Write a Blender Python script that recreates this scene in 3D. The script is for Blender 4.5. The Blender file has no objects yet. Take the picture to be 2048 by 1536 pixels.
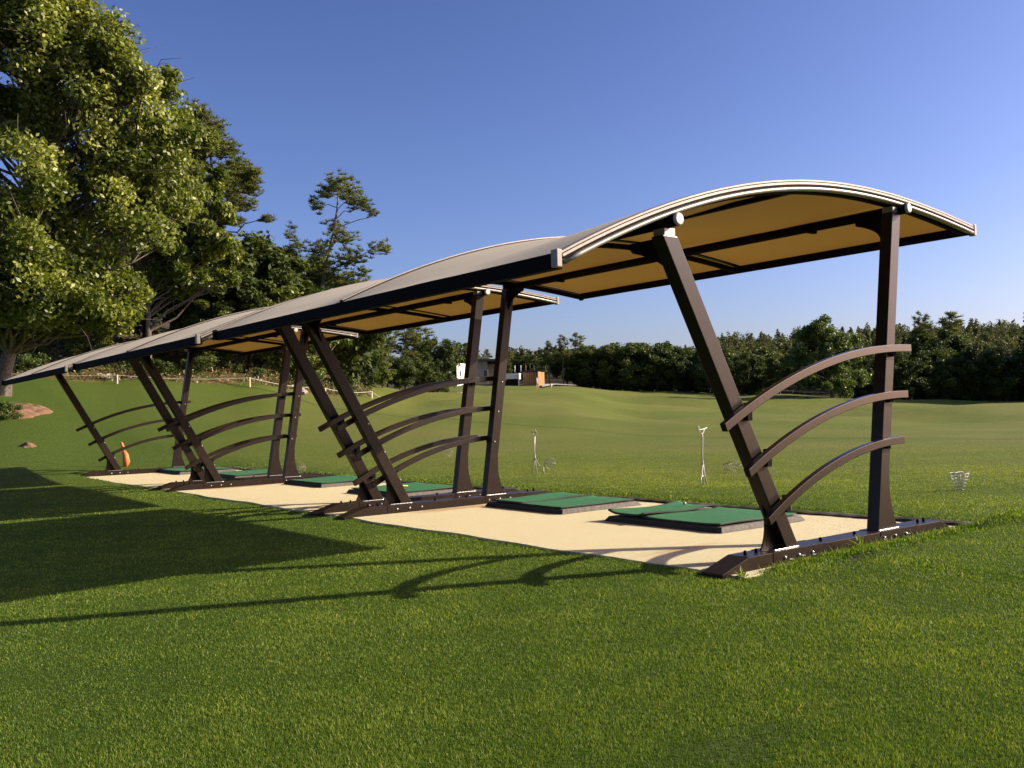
import bpy, bmesh, math, random
import numpy as np
from mathutils import Vector, Matrix, noise as mnoise

random.seed(7); rng = np.random.default_rng(7)
SC = bpy.context.scene
COL = SC.collection

# ---------------------------------------------------------------- camera
# local axes used while writing coordinates: a = along the row of bays, s = towards the range, z = up  -> Blender (s, a, z)
F_PX = 1834.0
CAM = np.array([-4.786, -6.897, 1.372])
_yaw, _pit, _rol = math.radians(38.504), math.radians(1.786), math.radians(-1.535)
_fw = np.array([math.cos(_yaw) * math.cos(_pit), math.sin(_yaw) * math.cos(_pit), math.sin(_pit)])
_rt = np.array([-math.sin(_yaw), math.cos(_yaw), 0.0])
_up = -np.cross(_fw, _rt)
if _up[2] < 0: _up = -_up
_r = _rt * math.cos(_rol) + _up * math.sin(_rol)
_u = -_rt * math.sin(_rol) + _up * math.cos(_rol)
def B(v): return (float(v[1]), float(v[0]), float(v[2]))
cam_d = bpy.data.cameras.new('camera'); cam = bpy.data.objects.new('camera', cam_d); COL.objects.link(cam)
cam_d.sensor_width = 36; cam_d.lens = 36 * F_PX / 2048; cam_d.clip_end = 3000; cam_d.clip_start = 0.05
R_, U_, F_ = Vector(B(_r)), Vector(B(_u)), Vector(B(_fw))
M = Matrix((R_, U_, -F_)).transposed().to_4x4(); M.translation = Vector(B(CAM)); cam.matrix_world = M
SC.camera = cam

def ray(px, py): return _fw + _r * (px - 1024) / F_PX - _u * (py - 768) / F_PX
def at(px, py, D): return CAM + ray(px, py) * D          # (a, s, z) of a photo pixel at depth D

# ---------------------------------------------------------------- sky and sun
SUN = np.array([-1.14, 1.70, 1.0]); SUN /= np.linalg.norm(SUN)          # (a, s, z) towards the sun
SUNB = Vector(B(SUN))
sun_d = bpy.data.lights.new('sun', 'SUN'); sun = bpy.data.objects.new('sun', sun_d); COL.objects.link(sun)
sun_d.energy = 5.0; sun_d.angle = math.radians(0.5); sun_d.color = (1.0, 0.86, 0.66)
sun.rotation_euler = SUNB.to_track_quat('Z', 'Y').to_euler()
world = bpy.data.worlds.new('World'); SC.world = world; world.use_nodes = True
nt = world.node_tree; nt.nodes.clear()
wo = nt.nodes.new('ShaderNodeOutputWorld'); bg = nt.nodes.new('ShaderNodeBackground'); sk = nt.nodes.new('ShaderNodeTexSky')
sk.sky_type = 'NISHITA'; sk.sun_disc = False
sk.sun_elevation = math.asin(SUNB.z); sk.sun_rotation = math.atan2(SUNB.x, SUNB.y)
sk.altitude = 300; sk.air_density = 1.0; sk.dust_density = 2.0; sk.ozone_density = 4.2
bg.inputs['Strength'].default_value = 1.0
wb = nt.nodes.new('ShaderNodeMix'); wb.data_type = 'RGBA'; wb.blend_type = 'MULTIPLY'; wb.inputs[0].default_value = 1.0; wb.inputs[7].default_value = (0.099, 0.082, 0.087, 1)
nt.links.new(sk.outputs[0], wb.inputs[6]); gm = nt.nodes.new('ShaderNodeGamma'); gm.inputs[1].default_value = 1.38
nt.links.new(wb.outputs[2], gm.inputs[0]); bg.inputs['Strength'].default_value = 1.42; nt.links.new(gm.outputs[0], bg.inputs[0]); nt.links.new(bg.outputs[0], wo.inputs[0])
SC.view_settings.view_transform = 'Standard'; SC.view_settings.look = 'None'
SC.view_settings.gamma = 1.0; SC.view_settings.exposure = 1.0
SC.render.engine = 'CYCLES'
SC.cycles.max_bounces = 8; SC.cycles.diffuse_bounces = 3; SC.cycles.glossy_bounces = 3
SC.cycles.transmission_bounces = 4; SC.cycles.transparent_max_bounces = 6

# ---------------------------------------------------------------- materials
def mat(name):
    m = bpy.data.materials.new(name); m.use_nodes = True; t = m.node_tree
    b = t.nodes['Principled BSDF']; return m, t, b
def N(t, typ, **kw):
    n = t.nodes.new(typ)
    for k, v in kw.items(): setattr(n, k, v)
    return n
def coords(t, scale=1.0, obj=True):
    c = N(t, 'ShaderNodeTexCoord'); mp = N(t, 'ShaderNodeMapping')
    mp.inputs['Scale'].default_value = (scale,) * 3 if not isinstance(scale, tuple) else scale
    t.links.new(c.outputs['Object'], mp.inputs[0]); return mp.outputs[0]
def noise(t, vec, scale, detail=4, rough=0.6):
    n = N(t, 'ShaderNodeTexNoise'); n.inputs['Scale'].default_value = scale
    n.inputs['Detail'].default_value = detail; n.inputs['Roughness'].default_value = rough
    t.links.new(vec, n.inputs['Vector']); return n.outputs['Fac']
def ramp(t, fac, stops):
    r = N(t, 'ShaderNodeValToRGB'); e = r.color_ramp.elements
    while len(e) < len(stops): e.new(0.5)
    for i, (p, c) in enumerate(stops):
        e[i].position = p; e[i].color = (*c, 1) if len(c) == 3 else c
    t.links.new(fac, r.inputs[0]); return r.outputs[0]
def mix(t, fac, a, b, typ='MIX'):
    m = N(t, 'ShaderNodeMix', data_type='RGBA', blend_type=typ)
    for s, v in ((0, fac), (6, a), (7, b)):
        if hasattr(v, 'links'): t.links.new(v, m.inputs[s])
        else: m.inputs[s].default_value = v if s == 0 else (*v, 1)
    return m.outputs[2]
def bump(t, b, h, strength=0.3, dist=0.01):
    n = N(t, 'ShaderNodeBump'); n.inputs['Strength'].default_value = strength; n.inputs['Distance'].default_value = dist
    t.links.new(h, n.inputs['Height']); t.links.new(n.outputs[0], b.inputs['Normal'])
def simple(name, c0, c1, scale, rough=0.6, metal=0.0, bs=0.2, bd=0.003, spec=0.5, detail=5):
    m, t, b = mat(name); v = coords(t)
    n = noise(t, v, scale, detail); t.links.new(ramp(t, n, [(0.3, c0), (0.7, c1)]), b.inputs['Base Color'])
    b.inputs['Roughness'].default_value = rough; b.inputs['Metallic'].default_value = metal
    b.inputs['Specular IOR Level'].default_value = spec
    if bs: bump(t, b, n, bs, bd)
    return m
MT = {}
MT['steel'] = simple('brown_painted_steel', (0.0125, 0.0075, 0.0052), (0.022, 0.0140, 0.0100), 14, 0.34, 0, 0.15, 0.0008, 0.16)
MT['steel_rail'] = simple('satin_brown_steel', (0.013, 0.0080, 0.0056), (0.021, 0.0135, 0.010), 14, 0.27, 0, 0.12, 0.0008, 0.26)
MT['steel_dark'] = simple('dark_painted_steel', (0.006, 0.0048, 0.0042), (0.009, 0.0072, 0.006), 30, 0.7, 0, 0.1, 0.0008, 0.03)
MT['alu'] = simple('pale_aluminium', (0.19, 0.17, 0.145), (0.27, 0.245, 0.21), 25, 0.42, 0.35, 0.1, 0.0006)
MT['taupe'] = simple('taupe_rim', (0.17, 0.145, 0.12), (0.23, 0.20, 0.17), 25, 0.5, 0.1, 0.1, 0.0006)
MT['white_metal'] = simple('white_metal', (0.34, 0.325, 0.29), (0.46, 0.44, 0.40), 60, 0.45, 0.1, 0.1, 0.0005)
MT['zinc'] = simple('galvanised_bolt', (0.55, 0.55, 0.53), (0.8, 0.8, 0.78), 80, 0.3, 0.8, 0.1, 0.0005)
MT['rubber'] = simple('black_rubber', (0.008, 0.008, 0.008), (0.02, 0.019, 0.018), 50, 0.8, 0, 0.5, 0.001)
MT['rubber_top'] = simple('worn_rubber', (0.045, 0.04, 0.034), (0.12, 0.105, 0.09), 30, 0.8, 0, 0.6, 0.002)
MT['bark'] = simple('bark', (0.045, 0.034, 0.026), (0.16, 0.13, 0.10), 9, 0.9, 0, 0.8, 0.03)
MT['bark_pale'] = simple('pale_bark', (0.09, 0.07, 0.055), (0.30, 0.26, 0.21), 5, 0.9, 0, 0.8, 0.03)
MT['soil'] = simple('red_soil', (0.085, 0.045, 0.022), (0.25, 0.135, 0.07), 3, 0.95, 0, 0.9, 0.04)
MT['rock'] = simple('pale_rock', (0.20, 0.18, 0.15), (0.46, 0.42, 0.36), 3, 0.9, 0, 0.9, 0.03)
MT['orange'] = simple('orange_cloth', (0.55, 0.10, 0.025), (0.72, 0.19, 0.05), 12, 0.6, 0, 0.3, 0.005)
MT['rope'] = simple('cream_rope', (0.45, 0.40, 0.30), (0.68, 0.62, 0.50), 20, 0.8)
MT['render_white'] = simple('white_wall', (0.62, 0.60, 0.55), (0.80, 0.78, 0.72), 0.8, 0.85, 0, 0.2, 0.01)
MT['wall_grey'] = simple('grey_panel', (0.16, 0.17, 0.17), (0.24, 0.25, 0.25), 1.2, 0.7)
MT['wall_tan'] = simple('tan_wall', (0.15, 0.11, 0.08), (0.22, 0.17, 0.12), 1.0, 0.8)
MT['roof_dark'] = simple('dark_roof', (0.03, 0.03, 0.035), (0.06, 0.06, 0.06), 2, 0.7)
MT['glass_dark'] = simple('dark_glass', (0.015, 0.02, 0.022), (0.03, 0.035, 0.04), 1, 0.08, 0, 0)
MT['yellow'] = simple('yellow_plastic', (0.6, 0.5, 0.08), (0.7, 0.6, 0.12), 10, 0.5)
MT['skin'] = simple('skin', (0.42, 0.24, 0.16), (0.52, 0.31, 0.22), 8, 0.6, 0, 0)
MT['shirt'] = simple('pale_shirt', (0.36, 0.33, 0.48), (0.46, 0.42, 0.58), 8, 0.8, 0, 0)
MT['shorts'] = simple('grey_shorts', (0.20, 0.19, 0.22), (0.27, 0.25, 0.28), 8, 0.8, 0, 0)
MT['hair'] = simple('grey_hair', (0.25, 0.22, 0.2), (0.4, 0.37, 0.33), 20, 0.8, 0, 0)
MT['path'] = simple('pale_path', (0.30, 0.28, 0.25), (0.42, 0.40, 0.36), 2, 0.9)
MT['petal'] = simple('white_petal', (0.75, 0.75, 0.72), (0.85, 0.85, 0.82), 30, 0.7, 0, 0)

# wood cladding
m, t, b = mat('wood_cladding'); v = coords(t)
wv = N(t, 'ShaderNodeTexWave', bands_direction='X'); wv.inputs['Scale'].default_value = 1.6; wv.inputs['Distortion'].default_value = 2
t.links.new(v, wv.inputs[0])
t.links.new(ramp(t, wv.outputs['Fac'], [(0.1, (0.12, 0.05, 0.02)), (0.5, (0.30, 0.14, 0.05)), (0.9, (0.42, 0.24, 0.09))]), b.inputs['Base Color'])
b.inputs['Roughness'].default_value = 0.8; MT['wood'] = m

# concrete slab: tan rubberised granulate
m, t, b = mat('tan_granulate'); v = coords(t)
n1 = noise(t, v, 110, 6, 0.85); n2 = noise(t, v, 0.9, 7, 0.7); n3 = noise(t, v, 5, 7, 0.75)
c = ramp(t, n1, [(0.30, (0.34, 0.285, 0.16)), (0.5, (0.57, 0.51, 0.31)), (0.7, (0.74, 0.68, 0.47))])
c = mix(t, ramp(t, n2, [(0.5, (0, 0, 0)), (0.8, (0.45,) * 3)]), c, (0.52, 0.40, 0.19))
c = mix(t, ramp(t, n3, [(0.60, (0, 0, 0)), (0.75, (0.35,) * 3)]), c, (0.30, 0.19, 0.09))
att = N(t, 'ShaderNodeAttribute', attribute_name='rust')
c = mix(t, ramp(t, att.outputs['Fac'], [(0.0, (0, 0, 0)), (1.0, (0.8,) * 3)]), c, (0.30, 0.11, 0.035))
t.links.new(c, b.inputs['Base Color']); b.inputs['Roughness'].default_value = 0.9; b.inputs['Specular IOR Level'].default_value = 0.2
bump(t, b, n1, 0.8, 0.010); MT['slab'] = m

# green carpet turf of the mats
m, t, b = mat('green_mat_turf'); v = coords(t)
n1 = noise(t, v, 300, 2, 0.8); n2 = noise(t, v, 3, 5, 0.7)
c = ramp(t, n1, [(0.3, (0.004, 0.065, 0.018)), (0.7, (0.018, 0.170, 0.050))])
c = mix(t, ramp(t, n2, [(0.45, (0, 0, 0)), (0.75, (0.4,) * 3)]), c, (0.04, 0.17, 0.06))
t.links.new(c, b.inputs['Base Color']); b.inputs['Roughness'].default_value = 0.85
bump(t, b, n1, 0.8, 0.004); MT['turf'] = m

# translucent roof canvas
m, t, b = mat('tan_canvas'); v = coords(t)
t.nodes.remove(b); out = t.nodes['Material Output']
geo = N(t, 'ShaderNodeNewGeometry'); df = N(t, 'ShaderNodeBsdfPrincipled'); tr = N(t, 'ShaderNodeBsdfTranslucent'); mx = N(t, 'ShaderNodeMixShader')
n1 = noise(t, v, 1.1, 5, 0.6); n2 = noise(t, v, 14, 5, 0.75)
c = ramp(t, n1, [(0.3, (0.52, 0.465, 0.325)), (0.7, (0.59, 0.53, 0.385))])
c = mix(t, ramp(t, n2, [(0.5, (0, 0, 0)), (0.8, (0.30,) * 3)]), c, (0.25, 0.22, 0.17))
sxx = N(t, 'ShaderNodeSeparateXYZ'); t.links.new(v, sxx.inputs[0])
for s0 in (-0.95, 1.22):
    d1 = N(t, 'ShaderNodeMath', operation='SUBTRACT'); t.links.new(sxx.outputs[0], d1.inputs[0]); d1.inputs[1].default_value = s0
    d2 = N(t, 'ShaderNodeMath', operation='ABSOLUTE'); t.links.new(d1.outputs[0], d2.inputs[0])
    d3 = N(t, 'ShaderNodeMath', operation='LESS_THAN'); t.links.new(d2.outputs[0], d3.inputs[0]); d3.inputs[1].default_value = 0.022
    d4 = N(t, 'ShaderNodeMath', operation='MULTIPLY'); t.links.new(d3.outputs[0], d4.inputs[0]); d4.inputs[1].default_value = 0.22
    c = mix(t, d4.outputs[0], c, (0.20, 0.16, 0.11))
fold_shade = noise(t, coords(t, (3.0, 0.35, 1.0)), 1.6, 4, 0.6); c = mix(t, ramp(t, fold_shade, [(0.35, (0, 0, 0)), (0.7, (0.25,) * 3)]), c, (0.33, 0.29, 0.22))  # shade of the folds painted into the canvas as darker streaks
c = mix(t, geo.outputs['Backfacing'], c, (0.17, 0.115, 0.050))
t.links.new(c, df.inputs['Base Color']); df.inputs['Roughness'].default_value = 0.6
df.inputs['Specular IOR Level'].default_value = 0.2; df.inputs['Sheen Weight'].default_value = 0.10; df.inputs['Sheen Roughness'].default_value = 0.5; df.inputs['Sheen Tint'].default_value = (1.0, 0.92, 0.78, 1)
tr.inputs['Color'].default_value = (0.36, 0.185, 0.030, 1)
mx.inputs[0].default_value = 0.22
bp = N(t, 'ShaderNodeBump'); bp.inputs['Strength'].default_value = 0.25; bp.inputs['Distance'].default_value = 0.01
t.links.new(n2, bp.inputs['Height']); t.links.new(bp.outputs[0], df.inputs['Normal'])
t.links.new(df.outputs[0], mx.inputs[1]); t.links.new(tr.outputs[0], mx.inputs[2]); t.links.new(mx.outputs[0], out.inputs[0])
MT['canvas'] = m

def leaf_mat(name, lo, mid, hi, trans=0.35, tc=None, rough=0.45, spec=0.4):
    m, t, b = mat(name); out = t.nodes['Material Output']
    att = N(t, 'ShaderNodeAttribute', attribute_name='var')
    c = ramp(t, att.outputs['Fac'], [(0.0, lo), (0.55, mid), (1.0, hi)])
    t.links.new(c, b.inputs['Base Color']); b.inputs['Roughness'].default_value = rough; b.inputs['Specular IOR Level'].default_value = spec
    tr = N(t, 'ShaderNodeBsdfTranslucent'); mx = N(t, 'ShaderNodeMixShader'); mx.inputs[0].default_value = trans
    cc = mix(t, 1.0, c, tc or (1.0, 1.0, 0.5), 'MULTIPLY'); t.links.new(cc, tr.inputs[0])
    t.links.new(b.outputs[0], mx.inputs[1]); t.links.new(tr.outputs[0], mx.inputs[2]); t.links.new(mx.outputs[0], out.inputs[0])
    return m
MT['leaf_oak'] = leaf_mat('oak_leaves', (0.042, 0.068, 0.009), (0.132, 0.165, 0.020), (0.37, 0.39, 0.085), 0.35, (1.0, 1.05, 0.45))
MT['leaf_green'] = leaf_mat('green_leaves', (0.035, 0.065, 0.012), (0.08, 0.125, 0.022), (0.16, 0.21, 0.05), 0.35)
MT['leaf_dark'] = leaf_mat('dark_leaves', (0.024, 0.040, 0.009), (0.056, 0.082, 0.016), (0.13, 0.16, 0.034), 0.32, None, 0.6, 0.2)
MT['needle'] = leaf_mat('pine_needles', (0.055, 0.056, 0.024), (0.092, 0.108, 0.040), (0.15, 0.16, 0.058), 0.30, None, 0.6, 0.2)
MT['needle_lit'] = leaf_mat('sunny_pine_needles', (0.065, 0.072, 0.020), (0.125, 0.150, 0.042), (0.23, 0.235, 0.075), 0.38, None, 0.6, 0.2)  # brighter copy of the needles, sunlight put into the colour
MT['needle_brown'] = leaf_mat('browned_needles', (0.05, 0.04, 0.018), (0.085, 0.075, 0.028), (0.12, 0.11, 0.04), 0.25)
MT['grass'] = leaf_mat('grass_blades', (0.032, 0.078, 0.007), (0.098, 0.178, 0.016), (0.32, 0.36, 0.065), 0.40, (1.1, 1.1, 0.4), 0.55, 0.22)
MT['dry'] = leaf_mat('dry_scrub', (0.09, 0.06, 0.025), (0.16, 0.12, 0.045), (0.26, 0.20, 0.09), 0.25)

# terrain
m, t, b = mat('ground_cover'); v = coords(t)
att = N(t, 'ShaderNodeAttribute', attribute_name='zone'); sp = N(t, 'ShaderNodeSeparateColor'); t.links.new(att.outputs['Color'], sp.inputs[0])
fine = noise(t, v, 45, 6, 0.8); medn = noise(t, v, 1.1, 6, 0.7); big = noise(t, v, 0.12, 5, 0.6)
vs = coords(t, (0.35, 1.0, 1.0)); streak = noise(t, vs, 0.9, 5, 0.75)
lawn = ramp(t, fine, [(0.25, (0.022, 0.044, 0.004)), (0.5, (0.056, 0.096, 0.009)), (0.75, (0.110, 0.155, 0.018))])
lawn = mix(t, ramp(t, medn, [(0.45, (0, 0, 0)), (0.75, (0.5,) * 3)]), lawn, (0.085, 0.105, 0.022))
field = ramp(t, fine, [(0.25, (0.060, 0.088, 0.009)), (0.5, (0.102, 0.134, 0.015)), (0.75, (0.155, 0.180, 0.028))])
field = mix(t, ramp(t, streak, [(0.40, (0, 0, 0)), (0.72, (0.65,) * 3)]), field, (0.078, 0.104, 0.018))
field = mix(t, ramp(t, big, [(0.40, (0, 0, 0)), (0.62, (0.7,) * 3)]), field, (0.150, 0.150, 0.036))
soil = ramp(t, medn, [(0.3, (0.10, 0.065, 0.026)), (0.5, (0.20, 0.125, 0.055)), (0.7, (0.32, 0.17, 0.08))])
soil = mix(t, ramp(t, noise(t, v, 2.6, 6, 0.75), [(0.42, (0, 0, 0)), (0.58, (0.9,) * 3)]), soil, (0.05, 0.058, 0.015))
floor_ = ramp(t, medn, [(0.3, (0.018, 0.018, 0.008)), (0.7, (0.05, 0.042, 0.02))])
c = mix(t, sp.outputs[1], lawn, field); c = mix(t, sp.outputs[0], c, soil); c = mix(t, sp.outputs[2], c, floor_)
# the cut line across the range
sx = N(t, 'ShaderNodeSeparateXYZ'); t.links.new(v, sx.inputs[0])
def math_(op, a, b_=None):
    n = N(t, 'ShaderNodeMath', operation=op)
    for i, q in enumerate((a, b_)):
        if q is None: continue
        if hasattr(q, 'links'): t.links.new(q, n.inputs[i])
        else: n.inputs[i].default_value = q
    return n.outputs[0]
wob = math_('MULTIPLY', math_('SUBTRACT', noise(t, v, 0.15, 2), 0.5), 1.6)
dl = math_('ADD', math_('ADD', math_('MULTIPLY', sx.outputs[0], 0.954), math_('MULTIPLY', sx.outputs[1], 0.300)), wob)
dl = math_('SUBTRACT', dl, 26.7)
ln = math_('LESS_THAN', math_('ABSOLUTE', dl), 0.14)
c = mix(t, math_('MULTIPLY', ln, 0.7), c, (0.03, 0.04, 0.008))
t.links.new(c, b.inputs['Base Color']); b.inputs['Roughness'].default_value = 0.85; b.inputs['Specular IOR Level'].default_value = 0.15
bump(t, b, fine, 0.9, 0.05); MT['ground'] = m

# ---------------------------------------------------------------- mesh helpers
class MB:
    """collects shapes written in (along row, towards range, up) coordinates"""
    def __init__(s): s.v = []; s.f = []; s.sm = []; s.mi = []; s.cur = 0
    def add(s, vs, fs, smooth=False):
        o = len(s.v); s.v += [tuple(map(float, q)) for q in vs]
        for f in fs: s.f.append(tuple(i + o for i in f)); s.sm.append(smooth); s.mi.append(s.cur)
        return s
    def box(s, a0, a1, s0, s1, z0, z1):
        v = [(a, b_, z) for z in (z0, z1) for a, b_ in ((a0, s0), (a1, s0), (a1, s1), (a0, s1))]
        return s.add(v, [(3, 2, 1, 0), (4, 5, 6, 7), (0, 1, 5, 4), (1, 2, 6, 5), (2, 3, 7, 6), (3, 0, 4, 7)])
    def prism(s, poly, a0, a1, smooth=False):            # polygon in the (s, z) plane extruded along the row
        n = len(poly); v = [(a0, p[0], p[1]) for p in poly] + [(a1, p[0], p[1]) for p in poly]
        f = [tuple(range(n))[::-1], tuple(range(n, 2 * n))] + [(i, (i + 1) % n, n + (i + 1) % n, n + i) for i in range(n)]
        return s.add(v, f, smooth)
    def sweep(s, path, prof, up=(0, 0, 1), caps=True, smooth=False, side=None):
        """prof: list of (u, w) = (sideways, upward) around each path point"""
        P = [Vector(p) for p in path]; n = len(prof); vs = []
        for i, p in enumerate(P):
            d = (P[min(i + 1, len(P) - 1)] - P[max(i - 1, 0)]).normalized()
            if side: sd = Vector(side)
            else: sd = d.cross(Vector(up)).normalized()
            w = sd.cross(d).normalized()
            if w.dot(Vector(up)) < 0: w = -w
            vs += [tuple(p + sd * a + w * b_) for a, b_ in prof]
        fs = [(i * n + j, i * n + (j + 1) % n, (i + 1) * n + (j + 1) % n, (i + 1) * n + j) for i in range(len(P) - 1) for j in range(n)]
        if caps: fs += [tuple(range(n))[::-1], tuple(range((len(P) - 1) * n, len(P) * n))]
        return s.add(vs, fs, smooth)
    def tube(s, path, r, n=8, caps=True):
        P = [Vector(p) for p in path]; R = r if hasattr(r, '__len__') else [r] * len(P); vs = []
        ref = None
        for i, p in enumerate(P):
            d = (P[min(i + 1, len(P) - 1)] - P[max(i - 1, 0)]).normalized()
            if ref is None: ref = Vector((0, 0, 1)) if abs(d.z) < 0.9 else Vector((1, 0, 0))
            x = d.cross(ref).normalized(); y = x.cross(d).normalized(); ref = y
            vs += [tuple(p + (x * math.cos(2 * math.pi * k / n) + y * math.sin(2 * math.pi * k / n)) * R[i]) for k in range(n)]
        fs = [(i * n + j, i * n + (j + 1) % n, (i + 1) * n + (j + 1) % n, (i + 1) * n + j) for i in range(len(P) - 1) for j in range(n)]
        s.add(vs, fs, True)
        if caps:
            o = len(s.v) - len(vs)
            for c_ in (tuple(range(n))[::-1], tuple(range((len(P) - 1) * n, len(P) * n))):
                s.f.append(tuple(i + o for i in c_)); s.sm.append(False); s.mi.append(s.cur)
        return s
    def build(s, name, m, parent=None, bevel=0.0, loc=None):
        me = bpy.data.meshes.new(name)
        me.from_pydata([(q[1], q[0], q[2]) for q in s.v], [], s.f)
        for q in (m if isinstance(m, (list, tuple)) else [m]): me.materials.append(q)
        me.polygons.foreach_set('use_smooth', s.sm); me.polygons.foreach_set('material_index', s.mi)
        bm = bmesh.new(); bm.from_mesh(me); bmesh.ops.recalc_face_normals(bm, faces=bm.faces)
        if bevel: bmesh.ops.bevel(bm, geom=[e for e in bm.edges if e.calc_face_angle(0) > 0.6], offset=bevel, segments=2, profile=0.7, affect='EDGES', clamp_overlap=True)
        bm.to_mesh(me); bm.free(); me.update()
        o = bpy.data.objects.new(name, me); COL.objects.link(o)
        if loc is not None: o.location = B(loc)
        if parent: o.parent = parent
        return o

def raw_mesh(name, verts, quads, m, attr=None, parent=None, nper=4, smooth=False):
    """fast mesh from numpy arrays given in Blender axes; attr = one float per face corner set"""
    me = bpy.data.meshes.new(name); nv = len(verts); nf = len(quads)
    me.vertices.add(nv); me.vertices.foreach_set('co', np.asarray(verts, np.float32).ravel())
    me.loops.add(nf * nper); me.loops.foreach_set('vertex_index', np.asarray(quads, np.int32).ravel())
    me.polygons.add(nf); me.polygons.foreach_set('loop_start', np.arange(0, nf * nper, nper, dtype=np.int32))
    me.polygons.foreach_set('use_smooth', np.full(nf, smooth))
    me.materials.append(m); me.update(calc_edges=True)
    if attr is not None:
        at_ = me.attributes.new('var', 'FLOAT', 'POINT'); at_.data.foreach_set('value', np.asarray(attr, np.float32))
    if name is None: return me
    o = bpy.data.objects.new(name, me); COL.objects.link(o)
    if parent: o.parent = parent
    return o

def tag(o, label=None, cat=None, group=None, kind=None):
    if label: o['label'] = label
    if cat: o['category'] = cat
    if group: o['group'] = group
    if kind: o['kind'] = kind
    return o
def thing(name, loc, label, cat, group=None, rz=0.0):
    o = bpy.data.objects.new(name, None); COL.objects.link(o); o.location = B(loc); o.rotation_euler[2] = rz
    o.empty_display_size = 0.3
    return tag(o, label, cat, group)
def copy_tree(o, parent=None):
    c_ = o.copy(); COL.objects.link(c_)
    if parent: c_.parent = parent
    for ch in list(o.children): copy_tree(ch, c_)
    return c_

# ---------------------------------------------------------------- terrain
def zi(px, D, y): return CAM[2] + D * ray(px, y)[2]
TAB = {
 -900: [(24, 0.0), (40, 'y', 840), (52, 'y', 780), (66, 'y', 700), (95, 'y', 640), (160, 'y', 620), (300, 'y', 610)],
 -200: [(22, 0.0), (34, 0.9), (48, 'y', 766), (62, 'y', 690), (90, 'y', 620), (160, 'y', 610), (300, 'y', 600)],
 0:   [(24, 0.0), (35, 0.9), (49, 'y', 767), (62, 'y', 695), (90, 'y', 630), (160, 'y', 620), (300, 'y', 610)],
 250: [(27, 0.0), (38, 1.0), (50, 'y', 773), (63, 'y', 705), (90, 'y', 645), (160, 'y', 640), (300, 'y', 630)],
 500: [(28, 0.0), (40, 1.1), (52, 'y', 776), (66, 'y', 722), (92, 'y', 690), (160, 'y', 680), (300, 'y', 670)],
 680: [(28, 0.0), (42, 1.0), (56, 'y', 788), (74, 'y', 772), (100, 'y', 760), (160, 'y', 750), (300, 'y', 735)],
 850: [(28, 0.0), (45, 'y', 838), (70, 'y', 805), (100, 'y', 790), (125, 'y', 781), (160, 'y', 772), (300, 'y', 745)],
 1000: [(28, 0.0), (45, 'y', 846), (72, 'y', 812), (88, 'y', 800), (108, 'y', 789), (128, 'y', 776), (160, 'y', 768), (300, 'y', 745)],
 1100: [(28, 0.0), (45, 'y', 850), (72, 'y', 815), (85, 'y', 799), (100, 'y', 800), (128, 'y', 776), (160, 'y', 772), (300, 'y', 745)],
 1300: [(28, 0.0), (60, 'y', 842), (85, 'y', 822), (100, 'y', 813), (125, 'y', 795), (150, 'y', 780), (180, 'y', 783), (300, 'y', 748)],
 1500: [(28, 0.0), (60, 'y', 843), (100, 'y', 815), (135, 'y', 790), (160, 'y', 788), (200, 'y', 770), (300, 'y', 712)],
 1700: [(28, 0.0), (60, 'y', 843), (100, 'y', 816), (125, 'y', 804), (150, 'y', 800), (200, 'y', 765), (300, 'y', 700)],
 2048: [(26, 0.0), (60, 'y', 842), (100, 'y', 813), (130, 'y', 802), (150, 'y', 792), (200, 'y', 745), (300, 'y', 686)],
 2800: [(26, 0.0), (60, 'y', 835), (100, 'y', 805), (130, 'y', 792), (150, 'y', 782), (200, 'y', 735), (300, 'y', 690)],
}
_pxs = np.array(sorted(TAB)); _Dg = np.arange(0, 901, 1.0)
_ker = np.exp(-0.5 * (np.arange(-14, 15) / 4.5) ** 2); _ker /= _ker.sum()
_zt = []
for p_ in _pxs:
    Ds = [0]; zs = [0.0]
    for e in TAB[p_]:
        Ds.append(e[0]); zs.append(e[1] if len(e) == 2 else zi(p_, e[0], e[2]))
    sl = (zs[-1] - zs[-2]) / (Ds[-1] - Ds[-2]); Ds.append(900); zs.append(zs[-1] + max(-0.02, min(sl, 0.03)) * 600)
    z = np.interp(_Dg, Ds, zs); zp = np.pad(z, 14, mode='edge'); _zt.append(np.convolve(zp, _ker, 'valid'))
_zt = np.array(_zt)
def pxD(a, s):
    d = np.stack([np.asarray(a, float) - CAM[0], np.asarray(s, float) - CAM[1]], -1)
    fh = _fw[:2] / np.linalg.norm(_fw[:2]); rh = _rt[:2]
    D = d @ fh; L = d @ rh
    px = 1024 + F_PX * L / np.maximum(D, 0.5)
    px = np.where(D < 0.5, np.where(L > 0, 2800, -900), px)
    return np.clip(px, -900, 2800), D
def fbm(a, s, sc, seed=0.0):
    return (np.sin(a / sc * 1.0 + 1.3 + seed) * np.cos(s / sc * 1.17 + 0.4 + seed) + 0.5 * np.sin(a / sc * 2.3 + s / sc * 1.1 + seed * 2)
            + 0.35 * np.cos(s / sc * 2.9 - a / sc * 0.7 + 2 * seed)) / 1.85
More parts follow.
